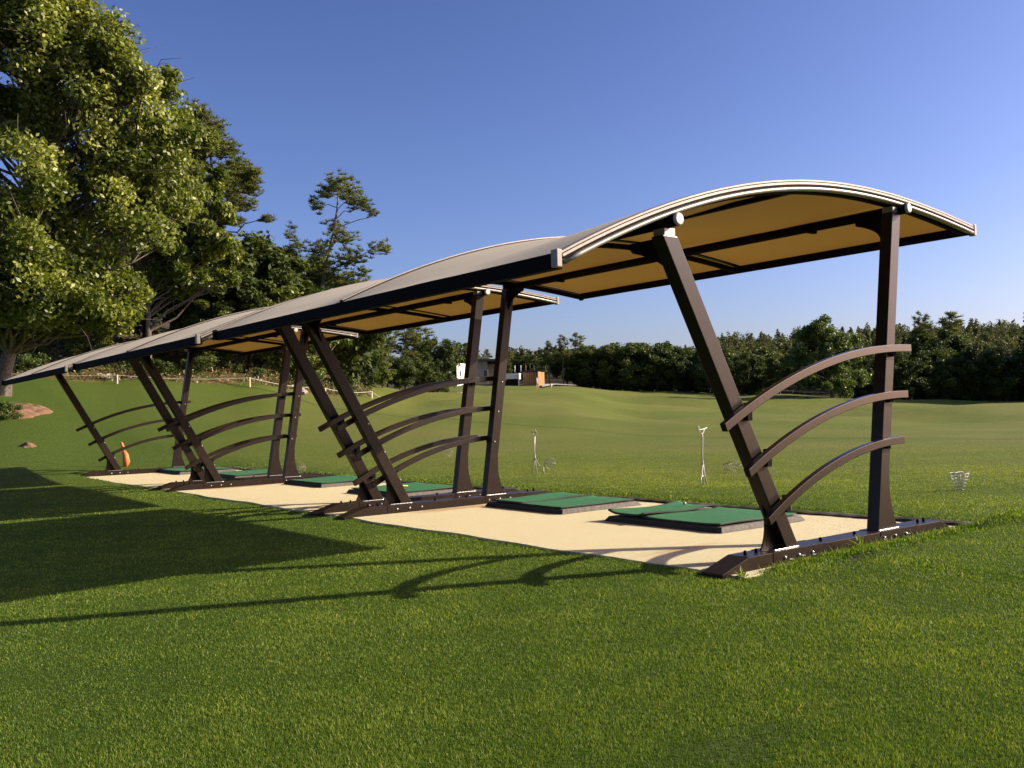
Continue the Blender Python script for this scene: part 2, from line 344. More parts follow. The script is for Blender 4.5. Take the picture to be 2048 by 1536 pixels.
def ground(a, s):
    a = np.asarray(a, float); s = np.asarray(s, float)
    px, D = pxD(a, s); Dc = np.clip(D, 0, 899.0)
    i = np.clip(np.searchsorted(_pxs, px) - 1, 0, len(_pxs) - 2); w = (px - _pxs[i]) / (_pxs[i + 1] - _pxs[i]); w = w * w * (3 - 2 * w)
    j = np.floor(Dc).astype(int); f = Dc - j
    z0 = _zt[i, j] * (1 - f) + _zt[i, np.minimum(j + 1, 900)] * f; z1 = _zt[i + 1, j] * (1 - f) + _zt[i + 1, np.minimum(j + 1, 900)] * f
    z = z0 * (1 - w) + z1 * w
    # near lawn: a little lower than the slab on the tee side
    tee = np.clip((-0.92 - s) / 5.0, 0, 1); z = z - 0.004 - 0.10 * tee
    nb_ = np.clip((-0.12 - a) / 0.08, 0, 1) * (a > -4) * np.clip((s + 0.9) / 1.2, 0, 1) * np.clip((7 - s) / 3, 0, 1); z = z + 0.085 * nb_ * np.clip((a + 4) / 3.6, 0, 1)
    rg = np.clip((s - 3.0) / 0.4, 0, 1) * (D < 60); z = z + 0.055 * rg
    far = np.clip((D - 34) / 30, 0, 1) * np.clip((px - 600) / 300, 0, 1)
    z = z + far * (0.85 * fbm(a, s, 10.0) + 0.30 * fbm(a, s, 4.3, 2.5)) * np.clip((170 - D) / 60, 0, 1)
    z = z + np.clip((D - 4) / 20, 0, 1) * 0.03 * fbm(a, s, 2.6, 1.0)
    bank = np.clip((D - 51) / 6, 0, 1) * (px < 720); z = z + bank * (0.28 * fbm(a, s, 2.4, 2.0) + 0.12 * fbm(a, s, 0.9, 3.0))
    return z
def gz(a, s): return float(ground(np.array([a]), np.array([s]))[0])
def on_ground(px, D):
    """(a, s, z) on the ground in photo column px at depth D"""
    y = 790.0
    for _ in range(4):
        p = at(px, y, D); z = gz(p[0], p[1]); y = y - (z - p[2]) * F_PX / D
    p[2] = z; return p
def img_y_height(px, D, ytop, base):         # height of something standing at base whose top is at photo row ytop
    return at(px, ytop, D)[2] - base[2]

def grid_axis(lo, hi, c0, c1, fine, growth):
    v = list(np.arange(c0, c1 + 1e-6, fine)); st = fine
    while v[-1] < hi: st = min(st * growth, 14); v.append(v[-1] + st)
    st = fine
    while v[0] > lo: st = min(st * growth, 14); v.insert(0, v[0] - st)
    return np.array(v)
GA = grid_axis(-120, 650, -7, 58, 0.5, 1.06); GS = grid_axis(-260, 620, -14, 24, 0.5, 1.045)
AA, SS = np.meshgrid(GA, GS, indexing='ij'); ZZ = ground(AA, SS)
under = (AA > -0.15) & (AA < 20.6) & (SS > -0.8) & (SS < 2.8); ZZ = np.where(under, -0.09, ZZ)
verts = np.stack([SS, AA, ZZ], -1).reshape(-1, 3); na, ns = AA.shape
ii, jj = np.meshgrid(np.arange(na - 1), np.arange(ns - 1), indexing='ij'); k0 = (ii * ns + jj).ravel()
quads = np.stack([k0, k0 + 1, k0 + ns + 1, k0 + ns], -1)[:, ::-1]
gobj = raw_mesh('ground', verts, quads, MT['ground'], smooth=True); tag(gobj, kind='structure')
PXg, Dg_ = pxD(AA, SS); PXf, Df = PXg.ravel(), Dg_.ravel()
nz = fbm(AA.ravel(), SS.ravel(), 1.7, 5.0)
fence_D = np.interp(PXf, [-900, 0, 235, 500, 650, 745, 850, 1000], [50, 49.5, 50.5, 52, 54, 57, 60, 100])
soil = np.clip((Df - fence_D - 0.6 + nz * 1.2) / 1.5, 0, 1) * np.clip((740 - PXf) / 60, 0, 1) * (Df > 30)
fieldm = np.clip((Df - 9 + nz * 2) / 12, 0, 1) * np.clip((SS.ravel() - 2.8) / 2.5 + nz * 0.15, 0, 1) * np.clip((PXf - 100) / 700, 0, 1)
edge = np.interp(PXf, [-900, 0, 250, 500, 700, 850, 1000, 1100, 1300, 1500, 1700, 2048, 2800], [58, 58, 60, 66, 68, 132, 165, 150, 153, 140, 130, 133, 133])
flo = np.clip((Df - edge + nz * 2.0) / 3, 0, 1)
flo[PXf < 720] *= np.clip((Df[PXf < 720] - 72) / 10, 0, 0.8)
zone = np.stack([soil, fieldm, flo, np.ones_like(soil)], -1)
ca = gobj.data.color_attributes.new('zone', 'FLOAT_COLOR', 'POINT'); ca.data.foreach_set('color', zone.astype(np.float32).ravel())

# ---------------------------------------------------------------- slab
xs = np.arange(-0.05, 20.86, 0.12); ys_ = np.linspace(0, 1, 34)
A2, T2 = np.meshgrid(xs, ys_, indexing='ij')
lo = -0.93 - 0.0 * A2 + 0.025 * np.sin(A2 * 2.1) + 0.015 * np.sin(A2 * 5.3); hi = 3.06 - 0.028 * A2 + 0.02 * np.sin(A2 * 1.7)
hi = np.maximum(hi, 2.78)
S2 = lo + (hi - lo) * T2
Z2 = 0.018 + 0.003 * np.sin(A2 * 0.9) * np.cos(S2 * 1.3)
A2[0] -= 0.14 * np.clip((-0.35 - S2[0]) / 0.4, 0, 1)
vt = np.stack([S2, A2, Z2], -1).reshape(-1, 3); na, ns = A2.shape
ii, jj = np.meshgrid(np.arange(na - 1), np.arange(ns - 1), indexing='ij'); k0 = (ii * ns + jj).ravel()
q = np.stack([k0, k0 + ns, k0 + ns + 1, k0 + 1], -1)
rim_idx = [i * ns for i in range(na)] + [(na - 1) * ns + j for j in range(1, ns)] + [i * ns + ns - 1 for i in range(na - 2, -1, -1)] + [j for j in range(ns - 2, 0, -1)]
nv0 = len(vt); low = vt[rim_idx].copy(); low[:, 2] = -0.14; vt = np.concatenate([vt, low])
nr = len(rim_idx); qs = np.array([[rim_idx[i], rim_idx[(i + 1) % nr], nv0 + (i + 1) % nr, nv0 + i] for i in range(nr)])
slab = raw_mesh('slab', vt, np.concatenate([q, qs]), MT['slab']); tag(slab, kind='structure')
rust = np.zeros(len(vt))
for x0 in (6.3, 13.45, 7.0):      # rust washed out beside the steel beams
    rust += np.exp(-((vt[:, 1] - x0 + 0.17) / 0.10) ** 2) * np.clip(np.sin(vt[:, 0] * 2.3 + x0) + 0.4, 0, 1) * (np.abs(vt[:, 0] - 0.8) < 1.6)
rust += np.exp(-((vt[:, 1] - 0.35) / 0.12) ** 2 - ((vt[:, 0] - 1.35) / 0.35) ** 2)
rust += 0.8 * np.exp(-((vt[:, 1] - 1.15) / 0.06) ** 2 - ((vt[:, 0] + 0.15) / 0.4) ** 2)
ra = slab.data.attributes.new('rust', 'FLOAT', 'POINT'); ra.data.foreach_set('value', np.clip(rust, 0, 1).astype(np.float32))

aa = np.arange(-0.1, 20.9, 0.06); mb_ = None
def lip_mesh():
    vs = []; n = len(aa)
    for a_ in aa:
        h_ = max(3.06 - 0.028 * a_ + 0.02 * math.sin(a_ * 1.7), 2.78) + 0.010 * math.sin(a_ * 9) + 0.006 * math.sin(a_ * 31)
        z_ = 0.052 + 0.010 * math.sin(a_ * 3.1) + 0.006 * math.sin(a_ * 23)
        vs += [(h_ - 0.025, a_, 0.004), (h_ - 0.012, a_, z_ * 0.8), (h_ + 0.05, a_, z_ + 0.006), (h_ + 0.30, a_, float(ground(a_, h_ + 0.30)) - 0.01)]
    q_ = [[i * 4 + k, i * 4 + k + 1, i * 4 + k + 5, i * 4 + k + 4] for i in range(n - 1) for k in range(3)]
    return raw_mesh('soil_edge', np.array(vs), np.array(q_), MT['soil_dark'])
MT['soil_dark'] = simple('dark_soil', (0.018, 0.016, 0.007), (0.045, 0.040, 0.014), 12, 0.95, 0, 0.8, 0.01)
tag(lip_mesh(), kind='structure')

# ---------------------------------------------------------------- the three shelters
L_BAY, PITCH = 6.318, 7.099
ARC = np.array([(-2.664, 2.489), (-2.432, 2.592), (-2.231, 2.685), (-1.967, 2.799), (-1.691, 2.911), (-1.413, 3.011), (-1.096, 3.108), (-0.775, 3.195),
                (-0.437, 3.274), (-0.006, 3.36), (0.298, 3.406), (0.615, 3.445), (0.947, 3.468), (1.295, 3.480), (1.659, 3.483), (2.041, 3.470), (2.443, 3.448), (2.868, 3.415), (3.314, 3.372), (3.60, 3.335)])
_pf = np.polyfit(ARC[:, 0], ARC[:, 1], 5)
def arc(s_): return np.polyval(_pf, s_)
S_LO, S_HI = -2.64, 3.58
ROOF_END = L_BAY + 0.161
LEAN = [(-0.008, 0.128), (-1.47, 2.72)]
UPR = [(1.461, 0.128), (1.96, 3.30)]
def leg_prism(mb, c0, c1, w, a0, a1):
    d = Vector((c1[0] - c0[0], c1[1] - c0[1])).normalized(); h = w / 2 / d.y      # horizontal half width of the cut
    mb.prism([(c0[0] - h, c0[1]), (c0[0] + h, c0[1]), (c1[0] + h, c1[1]), (c1[0] - h, c1[1])], a0, a1)
def arc_path(r, n=24, dz=0.0, a=0.0, s0=S_LO, s1=S_HI):
    return [(a, s_, float(arc(s_)) + dz) for s_ in np.linspace(s0, s1, n)]
RAILS = [((-0.985, 1.205), (1.965, 1.912), 0.185), ((-0.700, 0.822), (1.870, 1.452), 0.165), ((-0.455, 0.405), (1.765, 1.002), 0.150)]
LB = [(-0.602, 1.272), (-0.356, 0.876), (-0.113, 0.478)]; VB = [(1.742, 1.848), (1.653, 1.394), (1.566, 0.941)]
def bolt(parent, a, s_, z, m, r=0.013, axis='a', length=0.014):
    mb = MB()
    if axis == 'a': mb.tube([(a, s_, z), (a - length * 0.6, s_, z), (a - length, s_, z)], [r, r * 0.95, r * 0.5], 8)
    else: mb.tube([(a, s_, z), (a, s_, z + length * 0.8), (a, s_, z + length)], [r, r, r * 0.6], 8)
    return mb.build('bolt', m, parent)

def make_frame(root, a, outer):
    """one portal: near face at a; outer = -1 rails on the camera side, +1 on the far side"""
    st = MT['steel']
    mb = MB(); prof = [(-1.03, 0.0), (2.74, 0.0), (2.74, 0.032), (2.52, 0.132), (-0.68, 0.132), (-1.03, 0.032)]
    mb.prism(prof, a - 0.045, a + 0.175); beam = mb.build('base_beam', st, root, 0.006)
    for s0, s1 in ((-0.36, 0.42), (1.34, 2.05)):
        MB().box(a - 0.050, a + 0.180, s0, s1, 0.022, 0.136).build('foot_plate', st, beam, 0.003)
    for s_ in (-0.201, 0.0, 0.201, 1.399, 1.60, 1.801): bolt(beam, a - 0.050, s_, 0.075, MT['zinc'], 0.014)
    for s_ in (-0.60, -0.45, 2.24, 2.36): bolt(beam, a + 0.06, s_, 0.132, MT['steel_dark'], 0.014, 'z', 0.035)
    for s_ in (0.50, 1.06): bolt(beam, a + 0.06, s_, 0.132, MT['steel_dark'], 0.014, 'z', 0.030)
    for nm, (c0, c1), B3, sgn in (('leaning_leg', LEAN, LB, -1), ('upright_leg', UPR, VB, 1)):
        mb = MB(); leg_prism(mb, c0, c1, 0.150, a, a + 0.125); leg = mb.build(nm, st, root, 0.007)
        # curved foot gusset
        def cx(z): return c0[0] + (c1[0] - c0[0]) * (z - c0[1]) / (c1[1] - c0[1])
        if sgn > 0:
            pts = [(cx(0.155 + 0.055 * k) + 0.085 + 0.20 * (1 - k / 10) ** 2.0, 0.13 + 0.057 * k) for k in range(11)]
            poly = pts + [(cx(0.70) + 0.03, 0.70), (cx(0.13) + 0.03, 0.13)]
        else:
            poly = [(-0.355, 0.13), (-0.322, 0.19), (-0.300, 0.24), (-0.288, 0.30), (-0.284, 0.37), (-0.290, 0.43), (-0.318, 0.52), (-0.345, 0.57), (cx(0.57), 0.57), (cx(0.13), 0.13)]
        MB().prism(poly, a + (0.004 if sgn > 0 else 0.080), a + (0.016 if sgn > 0 else 0.095)).build('gusset', st, leg, 0.002)
        # weld bead
        w0, w1 = (cx(0.155) - 0.27, cx(0.155) + 0.10) if sgn < 0 else (cx(0.155) - 0.09, cx(0.155) + 0.30)
        MB().tube([(a - 0.004, w0 + (w1 - w0) * k / 14, 0.139) for k in range(15)], [0.003 + 0.003 * (k % 2) for k in range(15)], 5).build('weld', MT['zinc'], leg)
        for (s_, z) in B3: bolt(leg, a - 0.001, s_, z, MT['zinc'], 0.013)
        # top gusset below the purlin, pointing into the bay
        ct, zt = c1; dirn = 1 if outer < 0 else -1; a_in = a + 0.125 if dirn > 0 else a
        mb = MB(); prof2 = [(0, 0.0), (0, -0.34)] + [(0.30 * u ** 1.8 + 0.02, -0.34 + 0.27 * u ** 0.6) for u in np.linspace(0.05, 1, 8)] + [(0.34, 0.0)]
        vs = [(a_in + dirn * p[0], ct + dx + (p[1] * (c1[0] - c0[0]) / (c1[1] - c0[1])), zt + p[1]) for dx in (-0.008, 0.008) for p in prof2]
        n = len(prof2); mb.add(vs, [tuple(range(n)), tuple(range(n, 2 * n))[::-1]] + [(i, (i + 1) % n, n + (i + 1) % n, n + i) for i in range(n)])
        mb.build('top_bracket', MT['steel_dark'], leg)
        # saddle on the leg head
        MB().box(a + 0.004, a + 0.120, ct - 0.062, ct + 0.062, zt - 0.004, zt + 0.060).build('saddle', MT['steel_dark'] if outer > 0 else MT['alu'], leg, 0.004)
    for (p0, p1, bul) in RAILS:
        ac = a - 0.068 if outer < 0 else a + 0.193
        path = [(ac, p0[0] + (p1[0] - p0[0]) * t_, p0[1] + (p1[1] - p0[1]) * t_ + bul * 4 * t_ * (1 - t_) * (1.0 - 0.12 * (t_ - 0.5))) for t_ in np.linspace(0, 1, 25)]
        rl = MB().sweep(path, [(-0.028, -0.036), (0.028, -0.036), (0.028, 0.036), (-0.028, 0.036)], side=(1, 0, 0)).build('rail', MT['steel_rail'], root, 0.005)
        for s_ in (0.0, 1.0):
            tt = (LB if s_ == 0 else VB)[[q[2] for q in RAILS].index(bul)]
            zr = float(np.interp(tt[0], [q[1] for q in path], [q[2] for q in path]))
            a0, a1 = (ac + 0.026, a + 0.001) if outer < 0 else (a + 0.124, ac - 0.026)
            MB().box(min(a0, a1), max(a0, a1), tt[0] - 0.03, tt[0] + 0.03, tt[1] - 0.02, zr + 0.02).build('rail_bracket', MT['steel_dark'], rl)

def make_shelter():
    root = thing('driving_range_shelter', (0, 0, 0), 'x', 'shelter', 'curved roof shelters in a row over the tee slab')
    make_frame(root, 0.0, -1); make_frame(root, L_BAY, 1)
    dk = MT['steel_dark']
    # purlins: two round tubes with white end discs, one flat strip under the crown
    for s_, z in ((-1.47, 2.835), (2.03, 3.335)):
        p = MB().tube([(-0.075, s_, z), (ROOF_END + 0.05, s_, z)], 0.052, 14).build('purlin', dk, root)
        MB().tube([(-0.075, s_, z), (-0.098, s_, z), (-0.104, s_, z)], [0.050, 0.050, 0.038], 18).build('end_cap', MT['white_metal'], p)
        for ax in (1.0, 5.2): MB().box(ax, ax + 0.05, s_ - 0.06, s_ + 0.06, z - 0.07, z + 0.02).build('clamp', dk, p, 0.004)
        for k in np.linspace(0.0, ROOF_END, 9):      # hangers that tie the tube to the ribs
            pass
        for ax in (0.03, 3.20, ROOF_END - 0.03):
            zt = float(arc(s_)) - 0.10
            if zt > z + 0.03: MB().box(ax - 0.03, ax + 0.03, s_ - 0.025, s_ + 0.025, z + 0.03, zt + 0.03).build('hanger', MT['alu'] if ax < 1 else dk, p, 0.003)
    for s_ in (0.25,):
        z = float(arc(s_)) - 0.115; MB().box(0.02, ROOF_END - 0.02, s_ - 0.025, s_ + 0.025, z, z + 0.045).build('ridge_purlin', dk, root)
    # arched ribs
    for ax in (0.075, 3.20, ROOF_END - 0.055):
        pth = arc_path(0, 26, -0.085, ax, S_LO + 0.04, S_HI - 0.04)
        MB().sweep(pth, [(-0.028, -0.03), (0.028, -0.03), (0.028, 0.03), (-0.028, 0.03)], side=(1, 0, 0)).build('rib', dk, root, 0.003)
    # edge beams
    zl, zh = float(arc(S_LO)), float(arc(S_HI))
    MB().box(0.02, ROOF_END - 0.02, S_LO - 0.02, S_LO + 0.05, zl - 0.125, zl - 0.010).build('edge_beam', dk, root, 0.008)
    MB().box(0.02, ROOF_END - 0.02, S_HI - 0.05, S_HI + 0.02, zh - 0.105, zh - 0.010).build('edge_beam', dk, root, 0.008)
    # end rims: ribbed aluminium extrusion, bright tube below a grey band
    for ax, sg in ((0.0, -1), (ROOF_END, 1)):
        pth = arc_path(0, 40, 0, ax)
        prof = [(0.03, -0.008), (0.03, -0.10), (-0.006, -0.10), (-0.006, -0.058), (-0.006, -0.053), (-0.026, -0.050), (-0.026, -0.028), (-0.020, -0.024), (-0.026, -0.020), (-0.026, -0.006), (-0.012, 0.0), (0.012, 0.0)]; dkg = [(-0.0265, -0.0205), (-0.0265, -0.0265), (-0.020, -0.0265), (-0.020, -0.0205)]; dk2 = [(-0.027, -0.047), (-0.027, -0.062), (0.0, -0.062), (0.0, -0.047)]
        if sg > 0: prof = [(-p[0], p[1]) for p in prof][::-1]; dkg = [(-p[0], p[1]) for p in dkg]; dk2 = [(-p[0], p[1]) for p in dk2]
        r = MB().sweep(pth, prof, side=(1, 0, 0)).build('end_rim', MT['taupe'], root)
        bd = [((0.014 + 0.019 * math.sin(u)) * sg, -0.085 - 0.019 * math.cos(u)) for u in np.linspace(0, math.pi, 9)] + [(0.004 * sg, -0.066), (0.004 * sg, -0.104)]
        MB().sweep(pth, bd, side=(1, 0, 0), smooth=True).build('rim_bead', MT['alu'], r)
        MB().sweep(pth, dkg, side=(1, 0, 0)).sweep(pth, dk2, side=(1, 0, 0)).build('groove_shade', dk, r)  # dark strips laid in the rim grooves to deepen their shade
        for (s_, z_, sd) in ((S_LO, zl, -1), (S_HI, zh, 1)):
            c_ = MB(); c_.box(ax - 0.034, ax + 0.034, min(s_, s_ + sd * 0.045), max(s_, s_ + sd * 0.045), z_ - 0.118, z_ + 0.006); c_.build('corner_cap', MT['taupe'] if sg < 0 else dk, r, 0.006)
    # canvas in two bays, sagging slightly between the ribs
    for a0, a1 in ((0.03, 3.165), (3.235, ROOF_END - 0.03)):
        na_, ns_ = 17, 41; vs = []
        for i in range(na_):
            u = i / (na_ - 1)
            for j in range(ns_):
                w = j / (ns_ - 1); s_ = S_LO - 0.012 + (S_HI - S_LO + 0.024) * w
                sag = 0.115 * math.sin(math.pi * u) ** 1.3 * (math.sin(math.pi * min(max(w, 0), 1)) ** 0.6) + 0.006 * math.sin(a0 + u * 9 + w * 14)* math.sin(math.pi * u)
                vs.append((a0 + (a1 - a0) * u, s_, float(arc(s_)) - 0.006 - sag * 0.9))
        fs = [(i * ns_ + j, i * ns_ + j + 1, (i + 1) * ns_ + j + 1, (i + 1) * ns_ + j) for i in range(na_ - 1) for j in range(ns_ - 1)]
        cv = MB().add(vs, fs, True).build('roof_canvas', MT['canvas'], root)
    # middle keder rail on top
    r = MB().sweep(arc_path(0, 40, 0.004, 3.20), [(-0.034, -0.03), (0.034, -0.03), (0.034, 0.004), (0.012, 0.012), (-0.012, 0.012), (-0.034, 0.004)], side=(1, 0, 0)).build('middle_rim', MT['steel'], root)
    MB().sweep(arc_path(0, 40, 0.006, 3.176), [(-0.009, -0.01), (0.009, -0.01), (0.009, 0.012), (-0.009, 0.012)], side=(1, 0, 0)).build('keder_strip', MT['alu'], r)
    return root
sh1 = make_shelter()
for i in (1, 2):
    c_ = copy_tree(sh1); c_.location = B((PITCH * i, 0, 0.0))
    c_['label'] = ['', 'curved canvas roof shelter in the middle of the row', 'farthest curved canvas roof shelter, beside the orange cloth sleeve'][i]
sh1['label'] = 'nearest curved canvas roof shelter, its pale arched end rim facing the camera'

# ---------------------------------------------------------------- mats
MATS = [
 (1.54, 0.95, 1.80, 1.52, 'nearest green practice mat, with a second loose turf strip lying curled on it', 1),
 (4.26, 1.10, 1.72, 1.48, 'green practice mat on black rubber in front of the first pair of close steel legs', 2),
 (8.25, 0.98, 1.70, 1.50, 'green practice mat just beyond the first pair of close legs, with two yellow tees', 3),
 (11.42, 1.24, 1.75, 1.50, 'green practice mat under the far half of the middle shelter', 4),
 (15.55, 1.15, 1.75, 1.50, 'green practice mat just beyond the second pair of close legs', 5),
 (18.75, 0.98, 1.80, 1.50, 'farthest green practice mat, at the far end of the slab', 6)]
def turf_sheet(a0, a1, s0, s1, z, curl, th=0.014, seed=0, step=0.0):
    n = 22; mb = MB(); top = []
    for i in range(n):
        for j in range(n):
            u, w = i / (n - 1), j / (n - 1)
            zz = z + curl * (max(0, abs(u - 0.5) * 2 - 0.55) ** 1.5 * 1.6) * (0.6 + 0.4 * math.sin(seed + w * 5)) + 0.5 * curl * max(0, w - 0.7) ** 1.2 * math.sin(seed * 2 + u * 4) ** 2 + 0.004 * math.sin(seed + u * 7) * math.sin(w * 6)
            top.append((a0 + (a1 - a0) * u, s0 + (s1 - s0) * w, zz))
    bot = [(p[0], p[1], p[2] - th) for p in top]
    f = [(i * n + j, i * n + j + 1, (i + 1) * n + j + 1, (i + 1) * n + j) for i in range(n - 1) for j in range(n - 1)]
    f2 = [tuple(k + n * n for k in q)[::-1] for q in f]
    rim = [i * n for i in range(n)] + [(n - 1) * n + j for j in range(1, n)] + [i * n + n - 1 for i in range(n - 2, -1, -1)] + [j for j in range(n - 2, 0, -1)]
    f3 = [(rim[k], rim[(k + 1) % len(rim)], rim[(k + 1) % len(rim)] + n * n, rim[k] + n * n) for k in range(len(rim))]
    mb.add(top + bot, f + f2, True); mb.cur = 1
    o = len(mb.v) - 2 * n * n
    for q in f3: mb.f.append(tuple(x + o for x in q)); mb.sm.append(False); mb.mi.append(1)
    return mb
for (a0, s0, la, ls, lab, kk) in MATS:
    t_ = thing('practice_mat', (a0 + la / 2, s0 + ls / 2, 0.022), lab, 'golf mat', 'green practice mats on the slab', rz=random.uniform(-0.012, 0.012))
    mb = MB(); ha, hs = la / 2, ls / 2; bz = 0.060
    v_ = [(-ha, -hs, 0), (ha, -hs, 0), (ha, hs, 0), (-ha, hs, 0), (-ha + 0.02, -hs + 0.02, bz), (ha - 0.06, -hs + 0.02, bz), (ha - 0.06, hs - 0.07, bz), (-ha + 0.02, hs - 0.07, bz)]
    mb.add(v_, [(3, 2, 1, 0), (0, 1, 5, 4), (1, 2, 6, 5), (2, 3, 7, 6)]); mb.cur = 1; mb.add(v_, [(4, 5, 6, 7), (3, 0, 4, 7)])
    mb.build('rubber_base', [MT['rubber'], MT['rubber_top']], t_)
    if kk == 1:
        turf_sheet(-ha + 0.05, 0.30, -hs + 0.04, hs - 0.10, bz + 0.022, 0.030, seed=1).build('turf_strip', [MT['turf'], MT['rubber']], t_)
        turf_sheet(0.26, ha - 0.05, -hs + 0.02, hs - 0.22, bz + 0.048, 0.075, 0.018, seed=2).build('turf_strip', [MT['turf'], MT['rubber']], t_)
    elif kk == 2:
        turf_sheet(-ha + 0.06, 0.10, -hs + 0.03, hs - 0.09, bz + 0.022, 0.020, seed=3).build('turf_strip', [MT['turf'], MT['rubber']], t_)
        turf_sheet(0.06, ha - 0.12, -hs + 0.05, hs - 0.10, bz + 0.036, 0.030, 0.020, seed=4).build('turf_strip', [MT['turf'], MT['rubber']], t_)
    else:
        turf_sheet(-ha + 0.06, ha - 0.10, -hs + 0.04, hs - 0.09, bz + 0.022, 0.028, seed=kk).build('turf_strip', [MT['turf'], MT['rubber']], t_)
    if kk == 3:
        for q in ((0.1, -0.1, 0.4), (0.14, 0.1, -0.5)):
            MB().tube([(q[0], q[1], bz + 0.036), (q[0] + 0.16, q[1] + q[2] * 0.5, bz + 0.036)], 0.009, 6).build('tee_marker', MT['yellow'], t_)
# ball on the nearest mat
p = at(1405, 1016, 12.4)
def uvball(r, n=12, m_=8):
    mb = MB(); vs = [(0, 0, r)]
    for i in range(1, m_):
        for k in range(n):
            th, ph = math.pi * i / m_, 2 * math.pi * k / n; vs.append((r * math.sin(th) * math.cos(ph), r * math.sin(th) * math.sin(ph), r * math.cos(th)))
    vs.append((0, 0, -r)); f = [(0, 1 + k, 1 + (k + 1) % n) for k in range(n)]
    for i in range(m_ - 2):
        for k in range(n): a_ = 1 + i * n + k; b_ = 1 + i * n + (k + 1) % n; f.append((a_, a_ + n, b_ + n, b_))
    l = len(vs) - 1; f += [(l, l - n + (k + 1) % n, l - n + k) for k in range(n)]
    return mb.add(vs, f, True)
gb = uvball(0.0215).build('golf_ball', MT['white_metal'], loc=(2.95, 1.98, 0.172)); tag(gb, 'white ball resting on the curled turf of the nearest mat', 'ball')

# ---------------------------------------------------------------- bag stands and wire baskets on the grass
def stand(px, py, D, h, rz, lab):
    p = at(px, py, D); g = gz(p[0], p[1]); t_ = thing('club_stand', (p[0], p[1], g), lab, 'stand', 'pale metal stands on the grass', rz)
    m_ = MT['white_metal']
    MB().tube([(0, 0, 0.28), (0.01, 0.005, 0.5), (-0.01, 0.0, 0.8), (0, 0, h)], 0.013, 8).build('pole', m_, t_)
    for (x, y) in ((0.05, 0.10), (-0.05, 0.03)):
        MB().tube([(0, 0, 0.42), (x * 0.3, y * 0.4, 0.22), (x, y, 0.0)], 0.010, 6).build('leg', m_, t_)
    MB().tube([(0, 0, 0.34), (-0.05, -0.16, 0.16), (-0.09, -0.27, 0.14), (-0.09, -0.28, 0.0)], 0.010, 6).build('leg', m_, t_)
    MB().tube([(0.0, 0.04, 0.16), (-0.09, -0.26, 0.155)], 0.007, 6).build('cross_bar', m_, t_)
    MB().tube([(0, -0.11, h + 0.08), (0, -0.05, h + 0.02), (0, 0, h - 0.01), (0, 0.06, h + 0.03), (0, 0.11, h + 0.08)], 0.009, 6).build('fork', m_, t_)
    MB().tube([(0, -0.16, h + 0.085), (0, 0.0, h + 0.075), (0, 0.20, h + 0.10)], 0.011, 6).build('top_bar', m_, t_)
    MB().tube([(0, -0.11, h + 0.08), (0.01, -0.10, h + 0.14)], 0.010, 6).build('hook', m_, t_)
    return t_
def gdepth(px, py):                                # depth of a ground pixel on the near plane
    d = ray(px, py); z = 0.0
    for _ in range(12):
        D = (z - CAM[2]) / d[2]; p = CAM + d * D; z = gz(p[0], p[1])
    return D
stand(1407, 970, gdepth(1407, 970), 0.86, 0.25, 'pale metal stand on the grass just left of the near leaning leg')
stand(1071, 948, gdepth(1071, 948), 0.80, 1.2, 'pale metal stand on the grass right of the middle pair of upright legs')
def basket(px, py, lab, lie=None, sc=1.0, rz=0.0):
    D = gdepth(px, py); p = at(px, py, D); t_ = thing('wire_basket', (p[0], p[1], gz(p[0], p[1])), lab, 'wire basket', 'wire ball baskets on the grass', rz)
    m_ = MT['white_metal'] if lie is None else MT['alu']; H, r0, r1 = 0.235 * sc, 0.055 * sc, 0.13 * sc
    fr = MB()
    for k in range(6):
        u = k / 5; r = r0 + (r1 - r0) * u; z = 0.02 + H * u
        fr.tube([(r * math.cos(q), r * math.sin(q), z) for q in np.linspace(0, 2 * math.pi, 17)], (0.0042 if k < 5 else 0.006) * (1 if lie is None else 0.6), 5, False)
    for k in range(10):
        q = 2 * math.pi * k / 10; fr.tube([(r0 * math.cos(q), r0 * math.sin(q), 0.02), (r1 * math.cos(q), r1 * math.sin(q), 0.02 + H)], 0.0036 * (1 if lie is None else 0.6), 4)
    cage = fr.build('cage', m_, t_)
    hd = MB().tube([(0, r1 * math.cos(q), 0.02 + H + (r1 * 0.95) * math.sin(q) * (0.15 if lie is None else 1)) for q in np.linspace(0, math.pi, 11)], 0.0045, 5).build('handle', m_, t_)
    if lie is not None:
        t_.rotation_euler = (lie, 0.0, rz); t_.location.z += r1 * 0.9
    return t_
basket(1920, 981, 'upright wire ball basket on the grass right of the near upright leg')
basket(1446, 946, 'wire basket lying open end forward right of the stand near the leaning leg', lie=1.45, rz=0.9)
basket(1092, 938, 'wire ball basket lying on its side right of the stand beyond the middle upright legs', lie=1.5, rz=-0.3)
basket(886, 913, 'wire ball basket lying on the grass between the middle leaning and upright legs', lie=1.5, rz=0.2)
basket(594, 944, 'wire ball basket tipped over behind the foot of the far pair of upright legs', lie=1.4, rz=-0.3, sc=1.2)

# ---------------------------------------------------------------- orange sleeve behind the last frame
D = 26.3; pb = at(250, 936, D)
t_ = thing('orange_sleeve', (pb[0], pb[1], gz(pb[0], pb[1])), 'orange cloth sleeve standing bent beside the farthest leaning leg', 'cloth sleeve')
zb = t_.location.z
def oz(px, py): q = at(px, py, D); return (q[0] - pb[0], q[1] - pb[1], q[2] - zb)
MB().tube([oz(250, 936), oz(253, 924), oz(251, 910), oz(248, 902)], [0.045, 0.10, 0.085, 0.05], 10).build('lower_sleeve', MT['orange'], t_)
MB().tube([oz(248, 903), oz(247, 896), oz(243, 886), oz(242, 884)], [0.012, 0.045, 0.035, 0.02], 8).build('upper_sleeve', MT['orange'], t_)

